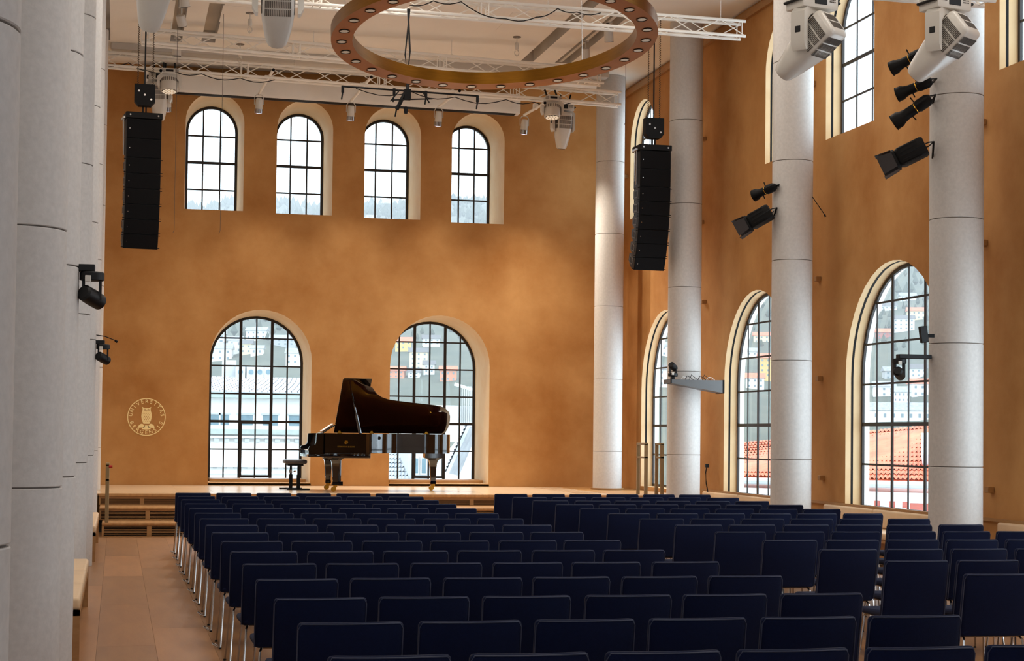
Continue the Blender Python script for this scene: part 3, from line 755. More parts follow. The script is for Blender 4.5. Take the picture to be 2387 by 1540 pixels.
# ------------------------------------------------------------------ brass ring lamp
def ring_lamp():
    c = Vector((4.081, 19.3, 6.086)); r = 1.839; ri = 1.60; h = .145
    root = empty('ring_chandelier', c, label='large brass ring chandelier with downlights hanging over the hall', cat='chandelier')
    root.rotation_euler = (math.atan(-.111), -math.atan(.017), 0)
    n = 96
    prof = [(r, 0), (r, h), (ri, h), (ri, 0)]
    def band(i0, i1, nm, mt):
        b = MB(); r0, z0 = prof[i0]; r1, z1 = prof[i1]
        b.strip([(r0*math.cos(2*PI*i/n), r0*math.sin(2*PI*i/n), z0) for i in range(n)], [(r1*math.cos(2*PI*i/n), r1*math.sin(2*PI*i/n), z1) for i in range(n)]); b.build(nm, mt, root)
    band(0, 1, 'outer_band', BRASS); band(1, 2, 'top_plate', BRASS); band(2, 3, 'inner_band', BRASS); band(3, 0, 'underside', BRASSDARK)
    mk = MB(); mk.lathe([(.062, -.004), (.062, .002), (.050, .002), (.048, -.004)], 20, caps=False); bez = mk.mesh('bezel', BLACKMETAL)
    mk = MB(); mk.lathe([(.049, -.002), (.030, -.001), (.006, -.003)], 20); lens = mk.mesh('lens', mat('lamp_reflector', (238, 230, 214), .3, metal=.2, var=.3, scale=60))
    for k in range(30):
        a = 2*PI*(k+.3)/30; rm = (r+ri)/2
        o = bpy.data.objects.new('downlight', bez); o.parent = root; o.location = (rm*math.cos(a), rm*math.sin(a), -.001); COL.objects.link(o)
        l = bpy.data.objects.new('lens', lens); l.parent = o; COL.objects.link(l)
    for a in (40, 160, 280):
        b = MB(); b.cyl((1.72*math.cos(math.radians(a)), 1.72*math.sin(math.radians(a)), h), (1.72*math.cos(math.radians(a)), 1.72*math.sin(math.radians(a))-.25, 2.62), .004, n=5); b.build('suspension_wire', CHROME, root)
ring_lamp()

# ------------------------------------------------------------------ moving heads
def rsq(w, h, z, r=.3, n=4, dx=0):
    pts = []; r = min(w, h)*r
    for sx, sy, a0 in ((1, 1, 0), (-1, 1, PI/2), (-1, -1, PI), (1, -1, 1.5*PI)):
        for i in range(n):
            a = a0+PI/2*i/(n-1); pts.append((sx*(w/2-r)+r*math.cos(a)+dx, sy*(h/2-r)+r*math.sin(a), z))
    return pts
def moving_head(loc, rz, tilt, kind, label, hrz=0, scale=1.0, cdy=0):
    """root is the hanging point; the head aims along local -Y turned down by tilt"""
    root = empty('moving_head', loc, hrz, label, 'stage light', 'white moving head lights'); root.scale = (scale,)*3
    big = kind == 'profile'
    bh = .14 if big else .10; bw = .40 if big else .27
    b = MB(); b.rbox(-bw/2, -.14, -bh-.03, bw/2, .14, -.03, .012, 2); base = b.build('base', FIXWHITE, root)
    b = MB(); b.rbox(-.07, -.146, -bh+.005, .07, -.138, -.055, .003, 1); b.build('display', BLACKPLASTIC, base)
    for sx in (-1, 1):
        b = MB()
        for i in range(4):
            for j in range(3): b.box(sx*.13-.03+.018*i, -.1435, -.065-.02*j, sx*.13-.018+.018*i, -.139, -.055-.02*j)
        b.build('vent_slots', FIXGREY, base, smooth=False)
        if big:
            b = MB(); x = sx*(bw/2+.02); b.tube([(sx*bw/2, -.12, -.10), (x, -.13, -.10), (x, .13, -.10), (sx*bw/2, .12, -.10)], .014, 6); b.build('handle', BLACKPLASTIC, base)
    b = MB(); b.cyl((-.1, 0, -.03), (-.1, cdy, .12), .018, n=8); b.cyl((.1, 0, -.03), (.1, cdy, .12), .018, n=8); b.build('clamp', BLACKMETAL, base)
    yk = empty('yoke', (0, 0, -bh-.03), rz-hrz); yk.parent = root
    ww = .235 if big else .215; L = .40 if big else .26; tk = .055 if big else .045
    b = MB(); fn = lambda u, v, d: (u, d, v)
    out = [(-ww, 0), (-ww+.04, 0), (ww-.04, 0), (ww, -.045), (ww, -L+.06), (ww-.03, -L), (ww-tk, -L), (ww-tk, -.12), (ww-tk-.05, -.065), (-ww+tk+.05, -.065), (-ww+tk, -.12), (-ww+tk, -L), (-ww+.03, -L), (-ww, -L+.06), (-ww, -.045)]
    out[0] = (-ww+.045, 0); out[1] = (-ww+.05, 0)
    b.prism(out, fn, -.075, .075); b.build('yoke_arms', FIXWHITE, yk)
    if big:
        b = MB(); b.rbox(-ww-.004, -.03, -L+.16, -ww+.01, .03, -L+.22, .004, 1); b.build('label_plate', BLACKPLASTIC, yk)
    hd = bpy.data.objects.new('head', None); COL.objects.link(hd); hd.parent = root
    hd.matrix_local = Matrix.Translation((0, 0, -bh-.03-L+.09)) @ Matrix.Rotation(rz-hrz, 4, 'Z') @ Matrix.Rotation(math.radians(90)-tilt, 4, 'X') @ Matrix.Rotation(0, 4, 'Z')
    hd.empty_display_size = .1
    # local -Z of the head is the beam direction
    b = MB()
    if big:
        rings = [rsq(.22, .22, .30, .25), rsq(.27, .28, .285, .22), rsq(.29, .30, .26, .2), rsq(.30, .31, .02, .2), rsq(.30, .30, -.06, .25), rsq(.27, .26, -.20, .35), rsq(.225, .215, -.34, .45), rsq(.19, .185, -.40, .5), rsq(.17, .165, -.415, .5)]
        b.loft(rings); b.build('shell', FIXWHITE, hd, angle=45)
        b = MB(); b.cyl((0, 0, -.42), (0, 0, -.412), .07, n=20); b.build('lens', BLACKPLASTIC, hd)
        b = MB()
        for s_ in (-1, 1):
            for j in range(3):
                for i in range(15): b.box(-.12+.016*i, s_*.1535-.003, .15-.085*j, -.112+.016*i, s_*.1535+.003, .22-.085*j)
                for i in range(15): b.box(s_*.149-.003, -.12+.016*i, .15-.085*j, s_*.149+.003, -.112+.016*i, .22-.085*j)
        for j in range(2):
            for i in range(11): b.box(-.085+.016*i, -.09+.10*j, .298, -.077+.016*i, -.01+.10*j, .303)
        b.build('cooling_vents', FIXGREY, hd, smooth=False)['kind'] = 'stuff'
    else:
        b.lathe([(.10, .115), (.145, .105), (.158, .08), (.160, .0), (.160, -.10), (.152, -.135), (.14, -.14)], 28); b.build('shell', FIXWHITE, hd, angle=45)
        b = MB()
        for i in range(28):
            a = 2*PI*i/28; M = Matrix.Rotation(a, 4, 'Z'); b.box(.155, -.006, .025, .163, .006, .085, M)
        b.build('cooling_vents', FIXGREY, hd, smooth=False)['kind'] = 'stuff'
        b = MB(); b.cyl((0, 0, -.146), (0, 0, -.139), .135, n=24); b.build('front_plate', BLACKPLASTIC, hd)
        mk = MB(); mk.cyl((0, 0, -.152), (0, 0, -.145), .024, n=10); me = mk.mesh('led_lens', LEDWARM)
        for rr, nn in ((0, 1), (.055, 6), (.105, 12)):
            for i in range(nn):
                a = 2*PI*i/nn; o = bpy.data.objects.new('led_lens', me); o.parent = hd; o.location = (rr*math.cos(a), rr*math.sin(a), 0); COL.objects.link(o)
    return root
D = math.radians
q = at(362, -150, Y=16.4); moving_head(q, D(8), D(52), 'profile', 'white moving head at the top left, cut off by the frame, left of the other')
q = at(650, -110, Y=16.0); moving_head(q, D(-4), D(44), 'profile', 'white moving head with vent slots hanging left of the brass ring')
q = at(1893, -16, Y=15.4); moving_head(q, D(34), D(36), 'profile', 'white moving head in front of the tall upper window, aimed down left', hrz=D(14))
q = at(2203, -14, Y=15.2); moving_head(q, D(34), D(38), 'profile', 'white moving head in front of the nearest right column, aimed down left', hrz=D(14))
q = at(372, 168, Y=33.22); moving_head(q, D(-8), D(80), 'profile', 'white profile moving head behind the left hoist, close to the end wall', hrz=0, cdy=-.22)
q = at(395, 158, Y=32.58); moving_head(q, 0, D(100), 'wash', 'white round LED moving head above the left end of the end wall', hrz=0, cdy=.18)
q = at(1287, 221, Y=32.58); moving_head(q, 0, D(100), 'wash', 'white round LED moving head near the corner column', cdy=.18)
q = at(1312, 240, Y=33.22); moving_head(q, D(6), D(82), 'profile', 'white profile moving head hanging behind the LED head near the corner column', cdy=-.22)

# ------------------------------------------------------------------ boom arms with small lamps
def boom(px0, py0, px1, py1, label):
    a = at(px0, py0, Y=32.4); e = at(px1, py1-18, Y=33.9); 
    root = empty('boom_lamp', tuple(a), label=label, cat='stage light', group='boom lamps on the end truss')
    b = MB(); b.cyl(a, e, .026, n=10); b.build('boom_pipe', TRUSSWHITE, root, True)
    b = MB(); dv = (a-e).normalized(); b.cyl(a, a+dv*.02, .028, n=10); b.build('pipe_cap', BLACKMETAL, root, True)
    b = MB(); mid = a+(e-a)*.45
    b.rbox(mid.x-.045, mid.y-.05, mid.z-.02, mid.x+.045, mid.y+.05, mid.z+.1, .01, 1); b.build('pipe_clamp', TRUSSWHITE, root, True)
    h = Vector((e.x, e.y-.02, e.z-.06))
    b = MB(); b.tube([h+Vector((-.085, 0, -.16)), h+Vector((-.085, 0, -.02)), h+Vector((-.05, 0, .03)), h+Vector((.05, 0, .03)), h+Vector((.085, 0, -.02)), h+Vector((.085, 0, -.16))], .010, 6); b.build('yoke', FIXWHITE, root, True)
    M = Matrix.Translation(h+Vector((0, 0, -.15))) @ Matrix.Rotation(D(14), 4, 'X')
    b = MB(); b.lathe([(.045, .12), (.062, .10), (.07, 0), (.072, -.10), (.066, -.10)], 16, M); b.build('lamp_body', FIXWHITE, root, True)
    b = MB(); b.lathe([(.078, -.085), (.078, -.17), (.07, -.17), (.07, -.09)], 16, M); b.build('snoot', CHROME, root, True)
    b = MB(); b.lathe([(.070, -.171), (.03, -.176), (.004, -.178)], 16, M); b.build('lens', LEDWHITE, root, True)
for x0, y0, x1, y1, lab in ((375, 165, 391, 232, 'small white boom lamp above the left end, below the LED head'), (637, 163, 604, 236, 'small white boom lamp between first and second upper windows'), (865, 180, 818, 254, 'small white boom lamp between second and third upper windows'),
                            (1071, 212, 1022, 267, 'small white boom lamp between third and fourth upper windows'), (1270, 240, 1222, 286, 'small white boom lamp right of the fourth upper window')):
    boom(x0, y0, x1, y1, lab)

# ------------------------------------------------------------------ loudspeaker arrays with hoists
def line_array(top, label, yaw, cabs, w=.54, dep=.40):
    """cabs: (height, tilt degrees) from the top down; root at the frame top centre front"""
    root = empty('speaker_array', top, yaw, label, 'loudspeaker', 'hanging loudspeaker arrays')
    b = MB(); b.rbox(-w/2-.012, -.01, -.095, w/2+.012, dep, 0, .006, 1)
    b.build('flying_frame', BLACKMETAL, root)
    for sx in (-.8, .8):
        b = MB(); b.cyl((sx*w/2, -.014, -.045), (sx*w/2, -.008, -.045), .014, n=10); b.build('frame_bolt', CHROME, root)
    b = MB(); b.rbox(-w/2-.05, .06, -.10, -w/2-.012, .30, -.06, .005, 1); b.tube([(-w/2-.03, .12, -.10), (-w/2-.02, .16, -.66)], .012, 6); b.tube([(-w/2-.03, .22, -.10), (-w/2-.02, .2, -.60)], .009, 6); b.build('rigging_bar', CHROME, root)
    y, z = 0.0, -.105
    for i, (h, t) in enumerate(cabs):
        a = math.radians(t); M = Matrix.Translation((0, y, z)) @ Matrix.Rotation(a, 4, 'X')
        c = bpy.data.objects.new('cabinet', None); COL.objects.link(c); c.parent = root; c.matrix_local = M; c.empty_display_size = .05
        t2 = .0 if i < 2 else .055
        b = MB(); b.loft([[(-w/2, .012, -h+.004), (w/2, .012, -h+.004), (w/2, .012, -.002), (-w/2, .012, -.002)], [(-w/2, dep*.5, -h+.004), (w/2, dep*.5, -h+.004), (w/2, dep*.5, -.002), (-w/2, dep*.5, -.002)], [(-w/2*.92, dep, -h+t2+.004), (w/2*.92, dep, -h+t2+.004), (w/2*.92, dep, -t2-.002), (-w/2*.92, dep, -t2-.002)]])
        b.build('box', BLACKPLASTIC, c, smooth=False)
        b = MB(); b.rbox(-w/2+.004, -.004, -h+.008, w/2-.004, .014, -.006, .004, 1); b.build('grille', BLACKGRILLE, c)
        b = MB(); b.cyl((-w/2+.05, -.007, -h*.5), (-w/2+.05, -.003, -h*.5), .009, n=8); b.build('badge', CHROME, c)
        if i >= 2:
            b = MB()
            for sx in (-1, 1):
                for zz in (-.02, -h+.02): b.cyl((sx*w/2, .03, zz), (sx*(w/2+.03), .03, zz), .007, n=6)
            b.build('rigging_pins', BLACKMETAL, c)
            b = MB(); sx = -1; b.box(-w/2-.006, .10, -h+.06, -w/2+.002, .28, -h+.075); b.box(-w/2-.006, .10, -.07, -w/2+.002, .28, -.055); b.box(-w/2-.006, .10, -h+.06, -w/2+.002, .115, -.055); b.box(-w/2-.006, .265, -h+.06, -w/2+.002, .28, -.055); b.build('side_handle', GREYMETAL, c)
        dy, dz = (M.to_3x3() @ Vector((0, 0, -h)))[1:3]
        y += dy; z += dz
    return root
CABS = [(.305, 0), (.30, 1), (.24, 3), (.235, 6), (.235, 9.5), (.235, 13.5), (.235, 18), (.235, 23)]
ta = at(337, 262, Y=28.0); line_array((ta.x, ta.y, ta.z), 'black curved loudspeaker array hanging at the left, before the end wall', D(7), [(.31, 0), (.30, 1), (.245, 2), (.24, 4), (.24, 6), (.235, 9), (.235, 13), (.235, 17)])
tb = at(1529, 337, Y=28.0); line_array((tb.x, tb.y, tb.z), 'black curved loudspeaker array hanging beside the right columns', D(2), CABS)
def hoist(top, label, dz_body, cables):
    root = empty('chain_hoist', (top.x, top.y+.14, top.z+.02), label=label, cat='hoist', group='black chain hoists')
    P = [(-.16, .44), (.16, .44), (.16, .17), (.10, .10), (-.10, .10), (-.16, .17)]
    b = MB(); b.prism(P, lambda u, v, d: (u, d, v+dz_body), -.08, .08); b.build('hoist_body', BLACKMETAL, root)
    b = MB(); b.box(-.035, -.02, 0, -.012, .02, .12+dz_body); b.box(.012, -.02, 0, .035, .02, .12+dz_body); b.build('hook_plates', BLACKMETAL, root)
    for sx, sz in ((-.09, .33), (.1, .2), (0, .27)):
        b = MB(); b.cyl((sx, -.084, sz+dz_body), (sx, -.078, sz+dz_body), .016, n=10); b.build('bolt', CHROME, root)
    L = ZC-root.location.z-.02
    for dx in cables:
        b = MB(); pts = []; n = 90
        for i in range(n+1): pts.append((dx+(.012 if i % 2 else -.006), 0, .44+dz_body-.02+(L-.44-dz_body)*i/n))
        b.tube(pts, .008, 4); b.build('load_chain', mat('chain_steel', (96, 82, 66), .4, metal=.6, var=.1), root, smooth=False)
    b = MB(); b.tube([(0, 0, .40+dz_body), (0, 0, L)], .013, 6); b.build('power_cable', BLACKPLASTIC, root)
hoist(ta, 'black chain hoist above the left loudspeaker array', 0, (-.11, .12))
hoist(tb, 'black chain hoist above the right loudspeaker array', 0, (-.10, .10))

# ------------------------------------------------------------------ microphone bar
mb0 = at(950, 196, Y=26.3)
mic = empty('microphone_bar', (mb0.x, 26.3, mb0.z), label='black stereo microphone bar hanging under the brass ring', cat='microphone')
L0 = at(797, 201, Y=26.3); L1 = at(1115, 224, Y=26.3)
b = MB(); b.cyl(L0, L1, .014, n=8); b.build('cross_bar', BLACKMETAL, mic, True)
b = MB(); zt = 8.10; b.cyl((mb0.x, 26.3, mb0.z-.12), (mb0.x, 26.3, mb0.z+.12), .022, n=8)
b.tube([(mb0.x+.0, 26.3, mb0.z+.12), (mb0.x+.03, 26.3, mb0.z+.5), (mb0.x-.01, 26.3, zt)], .016, 6); b.tube([(mb0.x, 26.3, mb0.z+.1), (mb0.x-.04, 26.32, mb0.z+.45), (mb0.x+.02, 26.3, zt)], .012, 6)
b.build('hanging_cable', BLACKPLASTIC, mic, True)
b = MB(); b.cbox((mb0.x, 26.3, mb0.z-.16), (.10, .08, .16)); b.cyl(at(945, 215, Y=26.3), at(925, 255, Y=26.3), .03, n=8); b.cyl(at(925, 250, Y=26.3), at(921, 272, Y=26.3), .012, n=8); b.build('centre_mount', BLACKMETAL, mic, True)
for pts in (((912, 233), (1008, 230)), ((930, 212), (910, 236)), ((985, 213), (1001, 240))):
    b = MB(); b.cyl(at(*pts[0], Y=26.2), at(*pts[1], Y=26.2), .011, n=6); b.build('side_arm', BLACKMETAL, mic, True)
for px, py in ((799, 203), (919, 209), (993, 215), (1113, 226)):
    p = at(px, py, Y=26.3); b = MB(); b.cyl((p.x, p.y, p.z+.02), (p.x, p.y, p.z-.08), .022, n=8); b.cyl((p.x, p.y, p.z-.08), (p.x-.02, p.y-.03, p.z-.19), .012, n=8); b.build('microphone', BLACKMETAL, mic, True)
b = MB(); c = at(946, 257, Y=26.25); b.lathe([(.004, .06), (.03, .05), (.032, 0), (.025, -.05), (.004, -.055)], 12, Matrix.Translation(c)); b.build('hanging_microphone', BLACKMETAL, mic, True)
# loose cables on the trusses
def cable(pts, name_label, r=.009, mt=BLACKPLASTIC):
    P = [Vector(p) for p in pts]; out = []
    for i in range(len(P)-1):
        for k in range(5):
            t = k/5; sag = -.10*math.sin(PI*t)*(P[i+1]-P[i]).length
            out.append(P[i].lerp(P[i+1], t)+Vector((0, 0, sag)))
    out.append(P[-1])
    b = MB(); b.tube(out, r, 5); return tag(b.build('cable', mt), name_label, 'cable', 'loose truss cables')
cable([at(x, y, Y=26.35) for x, y in ((955, 12), (1010, 2), (1075, 4), (1180, 44), (1250, 40), (1300, 20), (1345, 28), (1400, 30))], 'black cable looping along the truss inside the brass ring')
cable([at(x, y, Y=32.75) for x, y in ((235, 150), (300, 146), (340, 164), (400, 164), (470, 172), (560, 182), (640, 186))], 'black cable along the bottom of the end truss at left')
cable([at(x, y, Y=32.75) for x, y in ((830, 206), (960, 214), (1060, 226), (1180, 232), (1245, 238), (1330, 240))], 'black cable along the end truss right of the microphone bar')

# ------------------------------------------------------------------ small ceiling fixtures
def track_light(px, py, label, dirv, Zc=ZC, d=.11):
    p = at(px, py, Z=Zc-.22)
    root = empty('track_light', (p.x, p.y, Zc), label=label, cat='track light', group='white cylinder track lights')
    M = Matrix.Translation((0, 0, -.22)) @ Vector(dirv).to_track_quat('-Z', 'Y').to_matrix().to_4x4()
    b = MB(); b.cyl((0, 0, -.17), (0, 0, .05), .012, n=8); b.box(-.05, -.04, -.0, .05, .04, .1); b.build('stem', FIXWHITE, root)
    b = MB(); b.lathe([(.07, .09), (.078, .085), (.08, -.09), (.076, -.095)], 20, M); b.build('can', FIXWHITE, root)
    b = MB(); b.lathe([(.079, -.094), (.079, -.10), (.068, -.10), (.066, -.092), (.01, -.088)], 20, M); b.build('black_rim', BLACKMETAL, root)
for px, py, lab, dv in ((430, 2, 'white cylinder track light cut by the top edge, left side', (.2, .3, -1)), (423, 48, 'white cylinder track light in the left ceiling channel, tilted', (.3, .5, -1)), (412, 118, 'white cylinder track light at the end of the left ceiling channel', (0, .1, -1)),
                        (1419, 84, 'white cylinder track light inside the ring at right, upper one', (.15, .3, -1)), (1365, 125, 'white cylinder track light inside the ring at right, lower one', (.15, .3, -1))):
    track_light(px, py, lab, dv)
b = MB(); b.box(8.06, 18.2, ZC-.0, 8.12, 32.2, ZC+.05); tag(b.build('light_track', FIXWHITE), 'white light track in the right ceiling channel', 'light track')

# ------------------------------------------------------------------ black lamps on the columns
def stage_lamp(pb, pf, Y, label, dia, kind, dY=0.25, mount=None):
    a = at(*pb, Y=Y); f = at(*pf, Y=Y+dY); d = (f-a); L = d.length
    root = empty('stage_lamp', tuple(a), label=label, cat='stage light', group='black stage lamps on the columns')
    M = Matrix.Translation(a) @ d.to_track_quat('-Z', 'Y').to_matrix().to_4x4()
    r = dia/2
    if kind == 'spot':
        b = MB(); b.lathe([(r*.5, .10), (r*.78, .06), (r*.8, 0), (r*.8, -L*.16), (r*.68, -L*.2), (r*.68, -L*.55), (r*.8, -L*.70), (r, -L*.80), (r, -L*.97), (r*1.06, -L*.98), (r*1.06, -L), (r*.9, -L)], 20, M); b.build('barrel', BLACKMETAL, root, True)
        b = MB(); b.lathe([(r*.88, -L*.985), (r*.4, -L*.98), (.003, -L*.975)], 20, M); b.build('lens', mat('amber_lens_glass', (190, 140, 90), .15, var=.2), root, True)
        b = MB(); b.lathe([(r*.70, -L*.235), (r*.72, -L*.25), (r*.70, -L*.265)], 20, M, caps=False); b.build('trim_band', GOLD, root, True)
        b = MB(); b.cyl(M @ Vector((0, r*.6, -L*.2)), M @ Vector((0, r*1.5, -L*.22)), .008, n=6); b.cyl(M @ Vector((0, -r*.6, -L*.45)), M @ Vector((0, -r*1.3, -L*.42)), .008, n=6); b.build('shutter_knob', BLACKMETAL, root, True)
    else:
        b = MB(); b.loft([rsq(dia, dia*.95, .06, .2), rsq(dia*1.1, dia*1.05, .03, .15), rsq(dia*1.1, dia*1.05, -L*.52, .15), rsq(dia*.95, dia*.95, -L*.6, .3), rsq(dia*1.15, dia*1.15, -L*.62, .3), rsq(dia*1.15, dia*1.15, -L*.68, .3)], True, M); b.build('housing', BLACKMETAL, root, True)
        b = MB()
        for i in range(5): b.box(-dia*.57, -dia*.5+dia*.22*i, -L*.5, dia*.57, -dia*.44+dia*.22*i, -.02, M)
        b.build('cooling_fins', BLACKMETAL, root, True, smooth=False)
        for ang, ln in ((0, .40), (90, .38), (180, .40), (270, .38)):
            R = M @ Matrix.Rotation(D(ang), 4, 'Z'); h = dia*.55; t = L*ln
            b = MB(); b.loft([[(-h*.75, h, -L*.68), (h*.75, h, -L*.68), (h*.75, h+.006, -L*.68), (-h*.75, h+.006, -L*.68)], [(-h*.95, h*1.12, -L*.68-t*.98), (h*.95, h*1.12, -L*.68-t*.98), (h*.95, h*1.12+.006, -L*.68-t*.98), (-h*.95, h*1.12+.006, -L*.68-t*.98)]], True, R); b.build('barn_door', BARNMETAL, root, True, smooth=False)
    # yoke and bracket to the column
    m = Vector(mount) if mount else a+Vector((.12, 0, -.02))
    s = M @ Vector((0, 0, -L*.15))
    b = MB(); b.tube([M @ Vector((r*1.1, 0, -L*.2)), M @ Vector((r*1.15, 0, .1)), M @ Vector((0, 0, .16)), M @ Vector((-r*1.15, 0, .1)), M @ Vector((-r*1.1, 0, -L*.2))], .008, 5); b.cyl(M @ Vector((0, 0, .16)), m, .012, n=6); b.build('yoke', BLACKMETAL, root, True)
cD = Vector((9.4, 18.62, 0)); cC = Vector((9.4, 23.68, 0))
def mnt(px, py, c, r): z = at(px, py, Y=c.y).z; return (c.x-r*.98, c.y, z)
stage_lamp((2135, 131), (2077, 161), 18.5, 'topmost black spotlight on the nearest right column', .165, 'spot', .2, mnt(2150, 120, cD, .306))
stage_lamp((2152, 196), (2091, 221), 18.5, 'second black spotlight from the top on the nearest right column', .165, 'spot', .2, mnt(2160, 190, cD, .306))
stage_lamp((2152, 240), (2083, 287), 18.5, 'third black spotlight from the top on the nearest right column', .185, 'spot', .2, mnt(2160, 240, cD, .306))
stage_lamp((2146, 345), (2058, 388), 18.5, 'black barn door lamp, lowest on the nearest right column', .21, 'barn', .2, mnt(2160, 368, cD, .306))
stage_lamp((1794, 440), (1757, 456), 23.6, 'small black spotlight on the second right column from the camera', .165, 'spot', .2, mnt(1800, 436, cC, .29))
stage_lamp((1788, 497), (1722, 534), 23.6, 'black barn door lamp below the small spotlight, second right column', .21, 'barn', .2, mnt(1800, 505, cC, .29))

# ------------------------------------------------------------------ pan-tilt cameras
def ptz(base, label, sx, hang, arm):
    """base: point on the column side; camera sits sx * arm away"""
    root = empty('robot_camera', base, 0, label, 'camera', 'black pan tilt cameras')
    x = sx*arm; k = -1 if hang else 1
    b = MB(); b.rbox(min(-.01*sx, x+sx*.02), -.05, .0, max(-.01*sx, x+sx*.02), .05, .05, .006, 1); b.build('wall_bracket', BLACKPLASTIC, root)
    z = 0 if hang else .05
    b = MB(); b.lathe([(.075, z+k*.0), (.082, z+k*.008), (.082, z+k*.055), (.07, z+k*.06)], 24, Matrix.Translation((x, 0, 0))); b.build('camera_base', BLACKPLASTIC, root)
    b = MB(); b.rbox(x-.045, -.085, z+k*.05-.022, x-.005, -.07, z+k*.05+.022, .003, 1); b.build('type_plate', FIXWHITE, root)
    b = MB(); b.box(x-.065, -.025, min(z+k*.05, z+k*.19), x-.045, .025, max(z+k*.05, z+k*.19)); b.box(x+.045, -.025, min(z+k*.05, z+k*.19), x+.065, .025, max(z+k*.05, z+k*.19)); b.build('fork', BLACKPLASTIC, root)
    M = Matrix.Translation((x, 0, z+k*.17)) @ Vector((.55, .75, -.28)).to_track_quat('-Z', 'Y').to_matrix().to_4x4()
    b = MB(); b.lathe([(.04, .10), (.055, .085), (.058, 0), (.055, -.09), (.045, -.10)], 22, M); b.build('camera_head', BLACKPLASTIC, root)
    b = MB(); b.lathe([(.038, -.101), (.03, -.104), (.003, -.103)], 18, M); b.build('lens', PIANOBLACK, root)
    return root
p = at(181, 640, Y=12.2); ptz((p.x, 12.2, p.z+.02), 'larger black pan tilt camera hanging on the left columns', 1, True, .095)
p = at(221, 802, Y=22.1); ptz((p.x, 22.1, p.z), 'smaller black pan tilt camera lower on the left columns', 1, True, .10)
p = at(2166, 832, Y=18.62); ptz((p.x, 18.62, p.z-.025), 'black pan tilt camera on a long bracket in front of the window', -1, True, .37)
b = MB(); pm = at(221, 780, Y=22.1); pe = at(268, 793, Y=22.0); b.tube([pm, (pm+pe)/2+Vector((0, 0, .015)), pe], .006, 5); b.cyl(pe, pe+Vector((.03, 0, -.02)), .014, n=8)
tag(b.build('gooseneck_microphone', BLACKMETAL), 'thin gooseneck microphone above the smaller left camera', 'microphone')
p = at(2155, 780, Y=18.5)
pan = empty('antenna_panel', (p.x, p.y, p.z-.09), label='small black tilted panel above the right bracket camera', cat='antenna')
b = MB(); b.rbox(-.045, -.03, 0, .045, .02, .19, .006, 1, Matrix.Rotation(D(-8), 4, 'Y')); b.build('panel', BLACKPLASTIC, pan)
b = MB(); b.box(.03, -.01, .06, .12, .01, .10); b.build('bracket', BLACKMETAL, pan)
b = MB(); pm = at(1893, 458, Y=23.5); pe = at(1922, 500, Y=23.3); b.tube([pm, pe], .006, 5); b.cyl(pe, pe+Vector((.015, 0, -.03)), .014, n=8)
tag(b.build('gooseneck_microphone', BLACKMETAL), 'thin gooseneck microphone right of the second right column', 'microphone')
# equipment shelf with its camera on column B
A0 = at(1562, 884, Y=28.0); A1 = at(1687, 889, Y=28.0); A2 = at(1687, 916, Y=28.0); A3 = at(1562, 892, Y=28.0)
sh = empty('equipment_shelf', (9.4, 28.15, A3.z), label='grey wedge shaped equipment shelf clamped to a column', cat='shelf')
b = MB(); ring = lambda y, s: [(A0.x, y, A0.z*s+A0.z*(1-s)), (A1.x, y, A0.z), (A2.x, y, A2.z), (A3.x, y, A3.z)]
b.loft([ring(27.98, 1), ring(28.34, 1)]); b.build('tray', GREYMETAL, sh, True, smooth=False)
b = MB(); b.box(A3.x, 27.97, A3.z-.012, A3.x+.02, 28.35, A0.z+.004); b.box(A1.x-.02, 27.97, A2.z-.005, A1.x+.004, 28.35, A0.z+.006); b.build('end_plates', BLACKMETAL, sh, True)
for i in range(7):
    x = A0.x+.22+.075*i; b = MB(); b.tube([(x, 28.1, A0.z+.005), (x+.03, 28.08, A0.z+.05+.02*(i % 3)), (x+.09, 28.1, A0.z+.045), (x+.15, 28.12, A0.z+.006)], .006, 5); b.build('cable', BLACKPLASTIC if i % 3 else PAPER, sh, True)
p = at(1566, 886, Y=28.0); ptz((A0.x+.06, 28.1, A0.z), 'black pan tilt camera standing on the grey equipment shelf', 1, False, .02)
# small oak pegs on the right wall, cables, hanging wires
for px, py, X_ in ((1907, 650, 'third peg from the floor right of the second right column'), (1911, 882, 'second peg from the floor right of the second right column'), (1916, 1113, 'lowest wall peg right of the second right column'), (1641, 324, 'topmost peg right of the shelf column'), (1641, 704, 'lowest peg right of the shelf column, above the shelf'), (2293, 566, 'middle peg right of the nearest right column'), (1895, 195, 'topmost peg right of the second right column'), (2290, 285, 'topmost peg right of the nearest right column'), (2308, 1141, 'lowest peg right of the nearest right column'), (1636, 518, 'middle peg right of the shelf column'), (1460, 412, 'small wooden peg right of the corner column')):
    p = at(px, py, X=XR-.03); b = MB(); b.rbox(p.x-.05, p.y-.05, p.z-.035, XR-.002, p.y+.05, p.z+.035, .005, 1)
    tag(b.build('wall_peg', OAKTRIM), X_, 'wall peg', 'wooden wall pegs')
b = MB(); p = [at(x, y, Y=28.8) for x, y in ((1648, 1085), (1645, 1100), (1646, 1125), (1650, 1146))]; b.tube(p, .010, 6); b.cbox(tuple(p[0]), (.06, .05, .06))
tag(b.build('power_lead', BLACKPLASTIC), 'black power lead and plug hanging behind the shelf column', 'cable')
